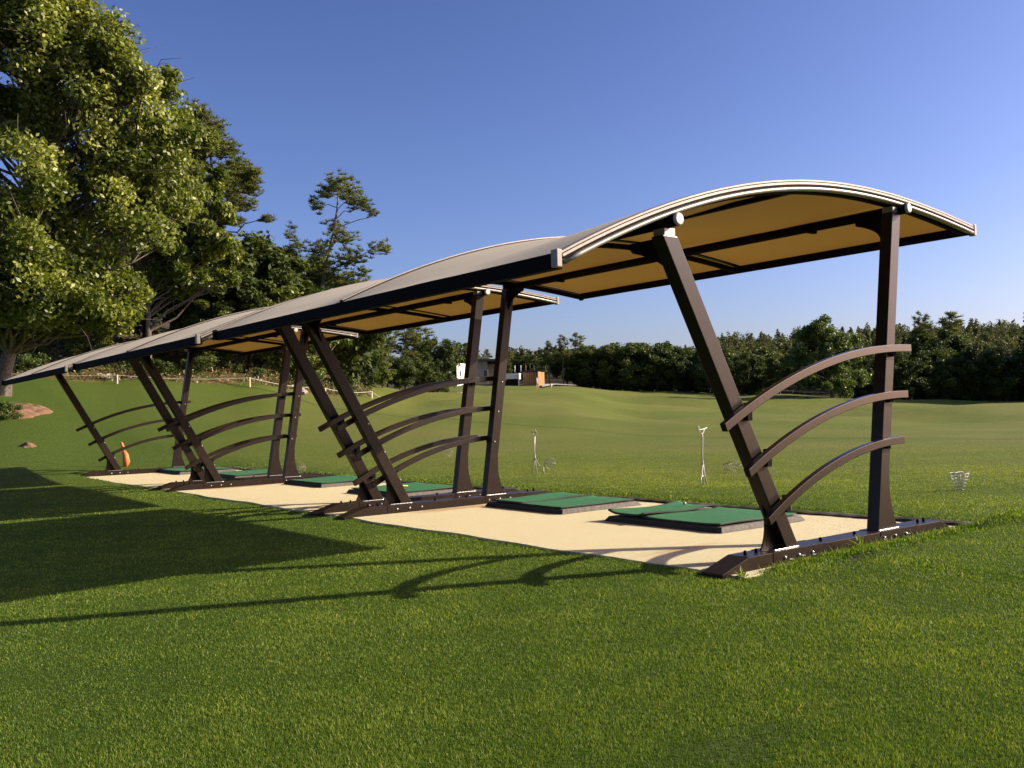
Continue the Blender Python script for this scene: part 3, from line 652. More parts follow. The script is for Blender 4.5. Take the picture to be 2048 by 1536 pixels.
# ---------------------------------------------------------------- rope fence along the bank
fpts = [(-60, 50.0), (235, 50.5), (500, 52.0), (651, 54.5), (744, 57.0), (784, 57.5)]
fb = [on_ground(px, D) for px, D in fpts]
root = thing('rope_fence', (fb[1][0], fb[1][1], fb[1][2]), 'low rope fence with pale posts at the foot of the bank', 'fence')
O = fb[1]
hts = [0.50, 0.50, 0.55, 0.52, 0.45, 0.25]
tops = []
for p, h in zip(fb, hts):
    q = (p[0] - O[0], p[1] - O[1], p[2] - O[2])
    MB().box(q[0] - 0.032, q[0] + 0.032, q[1] - 0.032, q[1] + 0.032, q[2] - 0.2, q[2] + h).build('post', MT['rope'], root, 0.006)
    tops.append((q[0], q[1], q[2] + h - 0.03))
pth = []
for k in range(len(tops) - 1):
    a_, b_ = np.array(tops[k]), np.array(tops[k + 1])
    for u in np.linspace(0, 1, 13)[:-1]: pth.append(tuple(a_ + (b_ - a_) * u - np.array([0, 0, 0.14 * 4 * u * (1 - u)])))
pth.append(tops[-1])
MB().tube(pth, 0.018, 5).build('rope', MT['rope'], root)
for k, (px, lab) in enumerate(((777, 'left of the three short white stakes at the right end of the rope fence'), (782, 'middle of the three short white stakes at the right end of the rope fence'), (788, 'right of the three short white stakes at the right end of the rope fence'))):
    p = on_ground(px, 58.3); o = MB().prism([(-0.05, -0.1), (0.05, -0.1), (0.05, 0.28 + 0.06 * k), (0.0, 0.36 + 0.06 * k), (-0.05, 0.28 + 0.06 * k)], -0.04, 0.04).build('stake', MT['white_metal'], None, 0.004, p)
    tag(o, lab, 'stake', 'short white stakes')

# ---------------------------------------------------------------- club house and terrace building
def wall(mb, P, z0, z1, th=0.25):
    pass
def bx(name, m, parent, px0, px1, y0, y1, D, depth, O, slope=0.0, bevel=0.0):
    """box whose front face covers photo columns px0..px1, rows y0..y1 at depth D, running `depth` metres back"""
    A_, B_ = at(px0, (y0 + y1) / 2, D), at(px1, (y0 + y1) / 2, D + slope)
    zt0 = at(px0, y0, D)[2] - O[2]; zb0 = at(px0, y1, D)[2] - O[2]; zt1 = at(px1, y0, D + slope)[2] - O[2]
    bk = np.array([_fw[0], _fw[1]]); bk /= np.linalg.norm(bk)
    a = [A_[:2] - O[:2], B_[:2] - O[:2], B_[:2] - O[:2] + bk * depth, A_[:2] - O[:2] + bk * depth]
    v_ = [(q[0], q[1], zb0) for q in a] + [(q[0], q[1], zt0) for q in a]
    return MB().add(v_, [(3, 2, 1, 0), (4, 5, 6, 7), (0, 1, 5, 4), (1, 2, 6, 5), (2, 3, 7, 6), (3, 0, 4, 7)]).build(name, m, parent, bevel)
O = on_ground(950, 142)
h1 = thing('club_house', O, 'white and grey club house glimpsed behind the middle upright legs', 'building')
w_ = bx('wall', MT['render_white'], h1, 914, 940, 726, 786, 138.5, 7, O, slope=4.0)
bx('window', MT['glass_dark'], w_, 920, 922, 742, 752, 139.3, 0.3, O, slope=0.3)
bx('wall', MT['wall_grey'], h1, 940.5, 976, 722, 786, 143, 8, O)
w2 = bx('wall', MT['wall_tan'], h1, 976.5, 1004, 728, 786, 144, 8, O)
bx('window', MT['glass_dark'], w2, 968, 974, 741, 752, 142.8, 0.3, O)
bx('window', MT['wall_grey'], w2, 967, 974, 724, 738, 142.8, 0.3, O)
bx('roof', MT['roof_dark'], h1, 938, 1008, 719, 722.6, 141.5, 10, O)
bx('plinth', MT['wall_tan'], h1, 914, 1004, 770, 792, 139.7, 1.0, O)
O = on_ground(1045, 138)
h2 = thing('terrace_building', O, 'low terrace building with white portal frame and wooden cladding', 'building')
pf = bx('portal_lintel', MT['render_white'], h2, 1012, 1037.5, 747, 758, 134, 5, O)
bx('portal_lintel', MT['render_white'], h2, 1038, 1047, 746.5, 758.3, 133.6, 4, O, slope=2.5)
bx('pillar', MT['render_white'], h2, 1036.5, 1039, 758, 779, 134.1, 0.3, O)
bx('recess', MT['roof_dark'], h2, 1004, 1040, 758.3, 779, 138, 3, O)
bx('cladding', MT['wood'], h2, 1047, 1076, 745, 780, 134.5, 6, O)
bx('cladding', MT['wood'], h2, 1076.5, 1089, 743, 780, 134, 6, O, slope=3)
bx('step', MT['path'], h2, 1024, 1066, 777.5, 780, 131, 2.5, O)
bx('roof', MT['roof_dark'], h2, 1047, 1089, 741, 743.5, 136, 5, O)
for k, px in enumerate((1030, 1042, 1052, 1060, 1068)):       # things standing on the terrace: closed sun umbrellas
    z0 = at(px, 744.5, 136.5); o = MB().tube([(0, 0, 0), (0, 0, 0.3), (0, 0, 0.7), (0, 0, 1.05)], [0.04, 0.10, 0.07, 0.03], 8).build('closed_umbrella', MT['render_white'] if k in (0, 1) else MT['orange'] if k == 2 else MT['roof_dark'], None, 0, z0)
    tag(o, ['small pale closed umbrella at the left end of the terrace roof', 'small pale closed umbrella over the white portal corner', 'small red closed umbrella on the wooden terrace', 'dark closed umbrella next to the red one on the terrace', 'dark closed umbrella at the right end of the terrace'][k], 'umbrella', 'closed umbrellas on the terrace')
# path in front
pp = [on_ground(px, D) for px, D in ((1086, 133), (1110, 137), (1150, 141))]; pq = [on_ground(px, D) for px, D in ((1084, 129.5), (1112, 132.5), (1155, 136))]
mb = MB(); mb.add([(p[0], p[1], p[2] + 0.25) for p in pp] + [(p[0], p[1], p[2] + 0.22) for p in pq], [(0, 1, 4, 3), (1, 2, 5, 4)])
tag(mb.build('path', MT['path']), kind='structure')

# person walking on the crest
pz = on_ground(1074.5, 126); pz[2] = gz(pz[0], pz[1])
me = bpy.data.meshes.new('person')
J = {'pel': (0, 0, .94), 'ab': (.01, 0, 1.12), 'ch': (.02, 0, 1.34), 'nk': (.02, 0, 1.47), 'hd0': (.03, 0, 1.56), 'hd1': (.04, 0, 1.68),
     'hl': (0, .10, .88), 'kl': (.14, .11, .50), 'al': (.06, .11, .09), 'tl': (.22, .12, .04), 'hr': (0, -.10, .88), 'kr': (.02, -.10, .48), 'ar': (-.22, -.10, .12), 'tr': (-.08, -.11, .03),
     'sl': (.02, .19, 1.40), 'el': (-.06, .25, 1.12), 'wl': (.06, .25, .90), 'fl': (.10, .24, .82), 'sr': (.02, -.19, 1.40), 'er': (-.02, -.25, 1.12), 'wr': (.16, -.22, .95), 'fr': (.22, -.21, .89)}
Rr = dict(pel=.14, ab=.13, ch=.15, nk=.055, hd0=.085, hd1=.095, hl=.09, kl=.06, al=.04, tl=.035, hr=.09, kr=.06, ar=.04, tr=.035, sl=.06, el=.045, wl=.03, fl=.04, sr=.06, er=.045, wr=.03, fr=.04)
Eg = [('pel', 'ab'), ('ab', 'ch'), ('ch', 'nk'), ('nk', 'hd0'), ('hd0', 'hd1'), ('pel', 'hl'), ('hl', 'kl'), ('kl', 'al'), ('al', 'tl'), ('pel', 'hr'), ('hr', 'kr'), ('kr', 'ar'), ('ar', 'tr'), ('ch', 'sl'), ('sl', 'el'), ('el', 'wl'), ('wl', 'fl'), ('ch', 'sr'), ('sr', 'er'), ('er', 'wr'), ('wr', 'fr')]
ks = list(J); me.from_pydata([J[k] for k in ks], [(ks.index(a_), ks.index(b_)) for a_, b_ in Eg], [])
per = bpy.data.objects.new('person', me); COL.objects.link(per)
md = per.modifiers.new('skin', 'SKIN'); sv = me.skin_vertices[0].data
for i, k in enumerate(ks): sv[i].radius = (Rr[k], Rr[k]); sv[i].use_root = (k == 'pel')
per.modifiers.new('sub', 'SUBSURF').levels = 1
dg = bpy.context.evaluated_depsgraph_get(); m2 = bpy.data.meshes.new_from_object(per.evaluated_get(dg)); per.modifiers.clear(); per.data = m2
for k in ('skin', 'shirt', 'shorts', 'hair'): m2.materials.append(MT[k])
for p_ in m2.polygons:
    c_ = p_.center; p_.use_smooth = True
    p_.material_index = 3 if c_.z > 1.64 else 0 if c_.z > 1.47 else (1 if c_.z > 0.95 and (abs(c_.y) < 0.2 or c_.z > 1.15) else 0) if c_.z > 0.9 and abs(c_.y) > 0.2 else 1 if c_.z > 0.95 else 2 if c_.z > 0.55 else 0
per.location = B(pz); per.rotation_euler[2] = 2.2
tag(per, 'person in a pale shirt walking in front of the wooden cladding', 'person')
pq = on_ground(1102.5, 124); t_ = thing('small_post', (pq[0], pq[1], gz(pq[0], pq[1])), 'small white post on the crest right of the walking person', 'post')  # plain small post with a white head, its use unknown
MB().tube([(0, 0, -0.1), (0, 0, 0.42)], 0.045, 6).build('pole', MT['white_metal'], t_); MB().box(-0.12, 0.12, -0.15, 0.15, 0.40, 0.68).build('head', MT['white_metal'], t_, 0.03)

# ---------------------------------------------------------------- vegetation
def rnd_unit(n):
    v_ = rng.normal(size=(n, 3)); return v_ / np.linalg.norm(v_, axis=1)[:, None]
def leaves(pts, size, aspect=0.55, up=0.25, var=None, droop=0.0, outward=None):
    """one diamond shaped leaf per point; points in (a, s, z)"""
    n = len(pts); nrm = rnd_unit(n)
    if outward is not None: nrm = nrm + outward * 0.8
    nrm[:, 2] += up; nrm /= np.linalg.norm(nrm, axis=1)[:, None]
    t1 = np.cross(nrm, rnd_unit(n)); t1 /= np.linalg.norm(t1, axis=1)[:, None]; t2 = np.cross(nrm, t1)
    sz = size * rng.uniform(0.65, 1.35, n)[:, None]
    V = np.stack([pts - t1 * sz, pts - t2 * sz * aspect, pts + t1 * sz, pts + t2 * sz * aspect], 1).reshape(-1, 3)
    if var is None: var = rng.uniform(0, 1, n)
    return V, np.repeat(np.clip(var, 0, 1), 4)
def mesh_leaves(name, V, var, m, parent=None):
    Vb = V[:, [1, 0, 2]]; n = len(V) // 4
    return raw_mesh(name, Vb, np.arange(4 * n).reshape(n, 4), m, var, parent)
def in_ball(n, hollow=0.0):
    r = (hollow ** 3 + (1 - hollow ** 3) * rng.uniform(0, 1, n)) ** (1 / 3); return rnd_unit(n) * r[:, None]
def limb(mb, p0, p1, r0, r1, n=5, wig=0.08, rise=0.0, sides=6):
    p0, p1 = np.array(p0, float), np.array(p1, float); L = np.linalg.norm(p1 - p0); P = []
    off = np.zeros(3)
    for k in range(n):
        u = k / (n - 1)
        if 0 < k < n - 1: off = off * 0.5 + rng.normal(size=3) * wig * L * 0.5
        P.append(tuple(p0 + (p1 - p0) * u + off * math.sin(math.pi * u) + np.array([0, 0, rise * L * math.sin(math.pi * u)])))
    mb.tube(P, [r0 + (r1 - r0) * (k / (n - 1)) for k in range(n)], sides, False); return P

def crown_tree(H, R, n_clump, n_leaf, leaf, m='leaf_green', bark='bark', trunk_r=None, base=0.25, env=None, clump_r=0.27, lean=(0, 0), hollow=0.55, trunk_path=None, var0=0.5, forks=1, extra=None, flat=1.0):
    """returns (trunk object, crown object) with the tree foot at the origin; env = list of ellipsoids (ca, cs, cz, ra, rs, rz, weight)"""
    tr = trunk_r or H * 0.018
    if env is None: env = [(lean[0] * H * .6, lean[1] * H * .6, H * (base + 1) / 2, R, R, H * (1 - base) / 2, 1)]
    w = np.array([e[6] for e in env], float); w /= w.sum(); cl = []
    for e, k in zip(env, np.maximum((w * n_clump).round().astype(int), 1)):
        q = in_ball(k, hollow); cl.append(np.stack([e[0] + q[:, 0] * e[3], e[1] + q[:, 1] * e[4], e[2] + q[:, 2] * e[5]], -1))
    cl = np.concatenate(cl); mb = MB()
    top = np.array([lean[0] * H, lean[1] * H, H * 0.86])
    tp = trunk_path or limb(MB(), (0, 0, -0.3), top, tr, tr * 0.25, 7, 0.03)
    tp = [np.array(q) for q in tp]; rr = np.linspace(tr, tr * 0.22, len(tp)); rr[0] *= 1.35
    mb.tube([tuple(q) for q in tp], list(rr), 8, False)
    tz = np.array([q[2] for q in tp]); TP = np.array(tp)
    def on_trunk(z):
        return np.array([np.interp(z, tz, TP[:, i]) for i in range(3)])
    for c_ in cl:
        hd = math.hypot(c_[0] - on_trunk(c_[2])[0], c_[1] - on_trunk(c_[2])[1])
        z0 = min(max(c_[2] - hd * rng.uniform(0.35, 0.9), H * base * 0.75), H * 0.8)
        p0 = on_trunk(z0); r0 = np.interp(z0, tz, rr) * rng.uniform(0.3, 0.55)
        P = limb(mb, p0, c_, r0, r0 * 0.18, 5, 0.10, 0.06, 5)
        for _ in range(2):
            b0 = np.array(P[rng.integers(2, 4)]); limb(mb, b0, c_ + rng.normal(size=3) * R * clump_r * 0.9, r0 * 0.4, r0 * 0.1, 4, 0.12, 0.0, 4)
    trunk = mb.build('trunk', MT[bark])
    per = n_leaf // len(cl); V = []; A_ = []
    cen = cl.mean(0)
    for c_ in cl:
        rc = R * clump_r * rng.uniform(0.65, 1.3)
        q = in_ball(per, 0.25); q[:, 2] *= 0.72 * flat
        # small twigs inside each clump keep the outline ragged
        k = rng.integers(0, 7, per); off = in_ball(7, 0.5)[k] * 0.55
        pts = c_ + (q * 0.62 + off) * rc
        ow = pts - cen; ow /= np.linalg.norm(ow, axis=1)[:, None] + 1e-6
        v_, a_ = leaves(pts, leaf, outward=ow, var=np.clip(var0 + rng.normal(0, 0.17, per) + rng.normal(0, 0.13), 0, 1)); V.append(v_); A_.append(a_)
    crown = mesh_leaves('crown', np.concatenate(V), np.concatenate(A_), MT[m])
    return trunk, crown

def pine_tree(H, pads, n_leaf, leaf, lean_path=None, tr=None, m='needle_lit', bark='bark'):
    """pads: list of (a, s, z, ra, rs, rz)"""
    tr = tr or H * 0.014; mb = MB()
    tp = lean_path or limb(MB(), (0, 0, -0.3), (0, 0, H * 0.95), tr, tr * .3, 7, 0.02)
    tp = [np.array(q, float) for q in tp]; rr = np.linspace(tr, tr * 0.25, len(tp)); mb.tube([tuple(q) for q in tp], list(rr), 8, False)
    tz = np.array([q[2] for q in tp]); TP = np.array(tp); V = []; A_ = []
    vol = np.array([p[3] * p[4] * p[5] for p in pads]) ** 0.7; vol /= vol.sum()
    for p, w in zip(pads, vol):
        z0 = max(min(p[2] - 0.25 * abs(math.hypot(p[0], p[1])), tz[-1]), H * 0.12); s0 = np.array([np.interp(z0, tz, TP[:, i]) for i in range(3)])
        P = limb(mb, s0, (p[0], p[1], p[2] - p[5] * 0.3), np.interp(z0, tz, rr) * 0.5, 0.02, 6, 0.08, 0.05, 5)
        n = int(n_leaf * w * 0.72); nt = max(6, n // 22); tips = in_ball(nt, 0.2) * rng.uniform(0.7, 1.45, nt)[:, None] * np.array([p[3], p[4], p[5]]) + np.array(p[:3])
        for tpp in tips[:: max(1, nt // 14)]: limb(mb, P[-2], tpp, 0.018, 0.006, 4, 0.1, 0, 4)
        k = rng.integers(0, nt, n); d = rnd_unit(n); d[:, 2] = np.abs(d[:, 2]) * 0.8 + 0.1; d /= np.linalg.norm(d, axis=1)[:, None]
        c0 = tips[k]; sd = np.cross(d, rnd_unit(n)); sd /= np.linalg.norm(sd, axis=1)[:, None]
        ln = leaf * rng.uniform(0.6, 1.3, n)[:, None]; w_ = leaf * 0.085
        v_ = np.stack([c0 - sd * w_, c0 + sd * w_, c0 + d * ln + sd * w_ * 0.5, c0 + d * ln - sd * w_ * 0.5], 1).reshape(-1, 3)
        V.append(v_); A_.append(np.repeat(np.clip(0.5 + rng.normal(0, 0.2, n) + rng.normal(0, 0.1), 0, 1), 4))
    trunk = mb.build('trunk', MT[bark]); crown = mesh_leaves('crown', np.concatenate(V), np.concatenate(A_), MT[m])
    return trunk, crown
def put(name, parts, loc, label, cat='tree', group=None, scale=(1, 1, 1), rz=0.0):
    t_ = thing(name, loc, label, cat, group, rz); t_.scale = scale
    for q in parts: q.parent = t_
    return t_
def put_copy(name, src, loc, label, cat='tree', group=None, scale=(1, 1, 1), rz=0.0):
    t_ = thing(name, loc, label, cat, group, rz); t_.scale = scale
    for q in src.children: c_ = q.copy(); COL.objects.link(c_); c_.parent = t_
    return t_
def rel(px, py, D, base): q = at(px, py, D); return q - base

# 1 the big oak at the left edge
D0 = 37.0; b0 = on_ground(2, D0)
def RO(px, py, dD=0.0): return tuple(rel(px, py, D0 + dD, b0))
def ell(px, py, dD, rpx, rpy, rd, w):
    c_ = RO(px, py, dD); m_ = (D0 + dD) / F_PX
    return (c_[0], c_[1], c_[2], (rpx * m_ + rd) / 2, (rpx * m_ + rd) / 2, rpy * m_, w)
env = [ell(60, 130, 0, 210, 170, 3.6, 30), ell(230, 250, 0, 150, 150, 3.2, 24), ell(275, 130, 0, 85, 60, 1.8, 9), ell(60, 420, -1, 190, 170, 3.6, 24),
       ell(250, 400, 0.5, 150, 130, 3.2, 18), ell(80, 575, -1.5, 150, 60, 3.0, 15), ell(-180, 250, 0, 220, 300, 5, 24), ell(150, -120, 0, 140, 150, 3.5, 16), ell(50, 30, -1, 120, 90, 2.5, 22), ell(160, 560, -1, 80, 60, 1.5, 7), ell(90, 610, -1.5, 130, 40, 2.2, 16), ell(215, 590, -0.5, 50, 55, 1.2, 8), ell(-40, 600, -1, 80, 50, 2.0, 9), ell(20, 640, 0.5, 40, 22, 1.0, 3)]
tp = [RO(2, 790), RO(10, 740), RO(32, 660), RO(58, 560), RO(60, 440), RO(52, 330), RO(62, 220), RO(78, 120), RO(70, 20), RO(80, -80)]
oak = crown_tree(17.5, 3.6, 420, 215000, 0.100, 'leaf_oak', 'bark', 0.30, 0.22, env, 0.25, trunk_path=tp, hollow=0.35, var0=0.55)
put('oak_tree', oak, b0, 'tall oak at the left edge with a pale leaning trunk and the biggest crown')

# 2 oak-like tree right of it (trunk in photo column 297)
def make_front(px, D, ytop, blobs, leafn, leafs, m, name, label, tr=0.16, bark='bark', clr=0.34, k=90, tpx=None, var0=0.5, R=2.6):
    global D0, b0
    D0 = D; b0 = on_ground(px, D); H = img_y_height(px, D, ytop, b0)
    env = [ell(*q) for q in blobs]
    tpp = [RO(x, y) for x, y in (tpx or [(px, 900), (px, 600), (px + 5, 450), (px - 3, ytop + 60)])]
    tpp[0] = (0, 0, -0.4)
    pr = crown_tree(H, R, k, leafn, leafs, m, bark, tr, 0.2, env, clr, trunk_path=tpp, hollow=0.3, var0=var0)
    return put(name, pr, b0, label)
make_front(297, 55.0, 230, [(335, 330, 0, 105, 110, 3, 20), (360, 430, 0, 85, 80, 3, 14), (300, 530, 0, 100, 70, 3, 14), (400, 520, 0.5, 75, 60, 3, 10)], 62000, 0.15, 'leaf_oak', 'oak_tree',
           'oak with a straight dark trunk on the bank, second from the left edge', 0.17, 'bark', 0.30, 130, var0=0.42)
# 3 the tall pine behind it
D0 = 62; b0 = on_ground(440, D0)
def pads(l):
    o = []
    for px, py, dD, rx, ry in l:
        c_ = rel(px, py, D0 + dD, b0); m_ = D0 / F_PX; o.append((c_[0], c_[1], c_[2], rx * m_, rx * m_, ry * m_))
    return o
H = img_y_height(440, D0, 205, b0)
tp = [rel(440, 760, D0, b0), rel(436, 600, D0, b0), rel(432, 480, D0, b0), rel(428, 380, D0, b0), rel(420, 300, D0, b0), rel(400, 215, D0, b0)]; tp[0][2] = -0.3
pn = pine_tree(H, pads([(395, 228, 0, 24, 20), (428, 255, 1, 22, 16), (410, 285, -1, 38, 26), (450, 300, 0.5, 30, 18), (385, 330, 0, 40, 32), (470, 345, 0, 34, 26), (440, 370, -1, 40, 28), (495, 375, 0.5, 26, 22), (400, 400, 0, 36, 22), (505, 350, -0.5, 18, 14), (480, 410, 0, 30, 13), (535, 440, 0, 14, 6), (465, 445, 0, 26, 8), (420, 440, 0, 34, 18)]), 52000, 0.30, [tuple(q) for q in tp], 0.20)
put('pine_tree', pn, b0, 'tall pine with layered crown rising just right of the oaks')
# 4 the lone pine
D0 = 66; b0 = on_ground(628, D0); H = img_y_height(680, D0, 350, b0)
tp = [rel(624, 760, D0, b0), rel(640, 590, D0, b0), rel(655, 520, D0, b0), rel(668, 460, D0, b0), rel(674, 420, D0, b0), rel(678, 372, D0, b0)]; tp[0][2] = -0.3
pn = pine_tree(H, pads([(680, 372, 0, 38, 20), (655, 388, 1, 22, 12), (718, 412, 0, 32, 11), (745, 428, 0.5, 14, 6), (632, 412, 0, 18, 18), (700, 392, -1, 26, 14), (760, 498, 0, 22, 14), (668, 455, 1, 20, 12), (690, 475, 0, 34, 12), (640, 500, -0.5, 30, 14), (700, 520, 0, 34, 20), (655, 545, 0, 34, 16), (725, 545, 0, 16, 10), (690, 560, 0, 40, 16)]), 24000, 0.27, [tuple(q) for q in tp], 0.17, bark='bark_pale')
put('pine_tree', pn, b0, 'lone pine with leaning pale trunk and separate pads of needles against the sky')
# 5 thin conifer between them
D0 = 64; b0 = on_ground(585, D0); H = img_y_height(585, D0, 442, b0)
pn = pine_tree(H, pads([(583, 455, 0, 7, 9), (580, 472, 0, 13, 10), (592, 490, 0, 16, 10), (578, 505, 0, 20, 12), (590, 525, 0, 24, 12), (582, 548, 0, 28, 16), (592, 580, 0, 32, 20), (582, 615, 0, 34, 20)]), 9000, 0.26, None, 0.10)
put('conifer', pn, b0, 'slim pointed conifer just left of the lone pine')

# prototypes reused for the rest
def broad_proto(H, R, nc, nl, leaf, m, bark='bark', base=0.18, var0=0.5, clr=0.33, hollow=0.45): return crown_tree(H, R, nc, nl, leaf, m, bark, None, base, None, clr, hollow=hollow, var0=var0)
PROTO = {}
def proto(k, fn, *a, **kw): PROTO[k] = (fn, a, kw)
proto('dk1', broad_proto, 8, 3.2, 46, 14000, 0.16, 'leaf_dark', base=0.10)
proto('bk1', broad_proto, 8, 2.9, 42, 13000, 0.17, 'leaf_dark', base=0.42, var0=0.55)
proto('bk2', broad_proto, 8, 2.6, 38, 12000, 0.17, 'leaf_green', base=0.38, var0=0.4)
proto('lo1', broad_proto, 8, 3.0, 50, 13000, 0.17, 'leaf_dark', base=-0.05, var0=0.5)
proto('lo2', broad_proto, 8, 2.7, 46, 12000, 0.17, 'leaf_oak', base=-0.05, var0=0.25)
proto('dk2', broad_proto, 8, 2.8, 40, 12000, 0.17, 'leaf_dark', base=0.12, var0=0.6)
proto('gr1', broad_proto, 8, 3.0, 44, 13000, 0.16, 'leaf_green', base=0.12)
proto('gr2', broad_proto, 8, 2.6, 40, 12000, 0.15, 'leaf_oak', base=0.08, var0=0.45)
proto('sh1', broad_proto, 2, 1.3, 16, 3600, 0.085, 'leaf_green', base=0.05, var0=0.5, clr=0.4, hollow=0.2)
proto('sh2', broad_proto, 2, 1.4, 16, 3600, 0.085, 'leaf_dark', base=0.05, var0=0.6, clr=0.4, hollow=0.2)
def pine_proto(H, seed):
    r = np.random.default_rng(seed); P = []
    for k in range(13):
        z = H * (0.50 + 0.48 * k / 12); rad = H * 0.20 * (1 - 0.65 * (k / 12) ** 1.5); q = r.uniform(0, 6.28)
        P.append((rad * 0.6 * math.cos(q), rad * 0.6 * math.sin(q), z, rad * r.uniform(.4, .7), rad * r.uniform(.4, .7), H * 0.045 * r.uniform(.8, 1.4)))
    return pine_tree(H, P, 9000, 0.34, None, H * 0.014)
proto('pi1', pine_proto, 9, 3); proto('pi2', pine_proto, 9, 8)
BUILT = {}; HREF = dict(bk1=8, bk2=8, lo1=8, lo2=8, dk1=8, dk2=8, gr1=8, gr2=8, sh1=2, sh2=2, pi1=9, pi2=9)
def tree(kind, px, D, ytop, label, wid=1.0, name=None, cat=None, group=None, sink=0.0):
    base = on_ground(px, D); base[2] -= sink; H = img_y_height(px, D, ytop, base) if ytop > 3 else ytop
    sc = max(H, 0.25) / (HREF[kind] * (0.98 if kind[:2] == 'pi' else 1.04)); s_ = (sc * wid, sc * wid, sc); rz = random.uniform(0, 6.28)
    nm = name or ('shrub' if kind[:2] == 'sh' else 'pine_tree' if kind[:2] == 'pi' else 'broadleaf_tree'); ct = cat or ('shrub' if kind[:2] == 'sh' else 'tree')
    if kind not in BUILT:
        fn, a, kw = PROTO[kind]; BUILT[kind] = put(nm, fn(*a, **kw), base, label, ct, group, s_, rz); return BUILT[kind]
    return put_copy(nm, BUILT[kind], base, label, ct, group, s_, rz)

# trees of the left bank
LB_ = [('bk1', 500, 62, 466, 1.15, 'round dark tree with its top just right of the tall pine'), ('bk2', 545, 66, 490, 1.0, 'dark tree between the tall pine and the slim conifer'),
 ('bk1', 455, 60, 520, 1.2, 'dark broad tree low in front of the tall pine'), ('bk2', 620, 68, 505, 0.9, 'loose green tree between the slim conifer and the lone pine'),
 ('gr2', 560, 59, 560, 1.1, 'low green tree above the roof ridge, under the slim conifer'), ('bk2', 665, 64, 570, 1.1, 'dark low tree behind the foot of the lone pine'),
 ('bk1', 718, 70, 560, 0.9, 'dark tree right of the foot of the lone pine, behind the roof'), ('gr2', 430, 58, 590, 1.2, 'leafy tree showing through under the oaks, above the far shelter'),
 ('bk2', 230, 62, 470, 1.3, 'dark tree filling the gap behind the big oak crown'), ('bk1', 120, 64, 480, 1.3, 'dark tree hidden in the shade behind the big oak trunk'),
 ('bk2', 340, 64, 500, 1.2, 'dark tree in the shade behind the straight oak trunk'), ('bk1', 20, 66, 430, 1.4, 'dark tree behind the left edge oak trunk'),
 ('gr2', 180, 56, 640, 1.5, 'bushy green sapling under the big oak, above the rope'), ('bk2', 380, 60, 640, 1.2, 'small leafy tree on the bank between the oak trunk and far legs'),
 ('gr2', 620, 60, 640, 1.2, 'bushy tree just behind the middle leaning legs'), ('bk2', 520, 60, 630, 1.3, 'dark bushy tree above the second rope post'),
 ('bk1', -90, 58, 400, 1.4, 'dark tree at the very left edge behind the oak'), ('bk1', 400, 70, 480, 1.3, 'dark tree deep in the wood between oak and tall pine'),
 ('bk2', 290, 72, 440, 1.4, 'dark tree deep in the wood behind the second oak'), ('bk1', 480, 74, 540, 1.4, 'dark tree deep in the wood below the tall pine'), ('bk2', 600, 76, 560, 1.4, 'dark tree deep in the wood left of the lone pine')]
for k, px, D, yt, w, lab in LB_: tree(k, px, D, yt, lab, w, group='trees of the wood on the left bank')
# middle wood, behind the middle shelter
MW = [('pi1', 748, 88, 655, 1.3, 'pine above the near end of the middle roof, first of the middle wood'), ('pi2', 775, 92, 662, 1.3, 'pine with gappy crown left in the middle wood'), ('pi1', 812, 95, 650, 1.4, 'pine with the widest gappy crown in the middle wood'),
 ('pi2', 845, 97, 652, 1.3, 'pine right of the widest gappy one in the middle wood'), ('dk1', 877, 96, 664, 0.85, 'rounded dense dark tree in the middle wood, left of the club house'), ('dk2', 930, 152, 676, 1.0, 'dark tree directly behind the white end of the club house'),
 ('dk2', 722, 82, 668, 1.1, 'dark tree between the middle leaning legs tops'), ('gr2', 765, 84, 700, 1.1, 'low green tree with thin pale stems in the middle wood'), ('dk1', 800, 90, 705, 1.3, 'dark low tree filling the middle wood, left one'), ('dk2', 840, 92, 708, 1.3, 'dark low tree filling the middle wood, centre one'),
 ('dk1', 858, 98, 712, 1.2, 'dark low tree filling the middle wood, right one'), ('gr1', 886, 104, 740, 0.8, 'small tree touching the left corner of the white club house wall'), ('dk2', 700, 76, 680, 1.2, 'dark tree right behind the middle leaning legs'), ('dk2', 745, 86, 705, 1.4, 'dark tree low behind the rope fence end'),
 ('pi2', 975, 165, 700, 1.1, 'umbrella shaped pine standing behind the club house'), ('dk1', 1000, 170, 716, 1.3, 'dark tree behind the club house roof'), ('dk1', 945, 168, 716, 1.3, 'dark tree low behind the club house left part')]
for k, px, D, yt, w, lab in MW: tree(k, px, D, yt, lab, w, group='trees of the wood behind the middle shelter')
for px, D, h in ((722, 79, 5.5), (733, 80, 5.8), (727, 83, 5.0)):
    b_ = on_ground(px, D); mb = MB(); limb(mb, (0, 0, -0.2), (0.1, 0.15, h * 0.55), 0.05, 0.04, 6, 0.03)
    limb(mb, (0.1, 0.15, h * 0.55), (0.0, 0.5, h), 0.04, 0.015, 5, 0.05); o = mb.build('bare_stem', MT['bark_pale'], None, 0, b_)
    tag(o, {722: 'left of the two thin pale stems under the middle wood', 733: 'right of the two thin pale stems under the middle wood', 727: 'thin pale stem set back between two others under the middle wood'}[px], 'tree', 'thin pale stems')
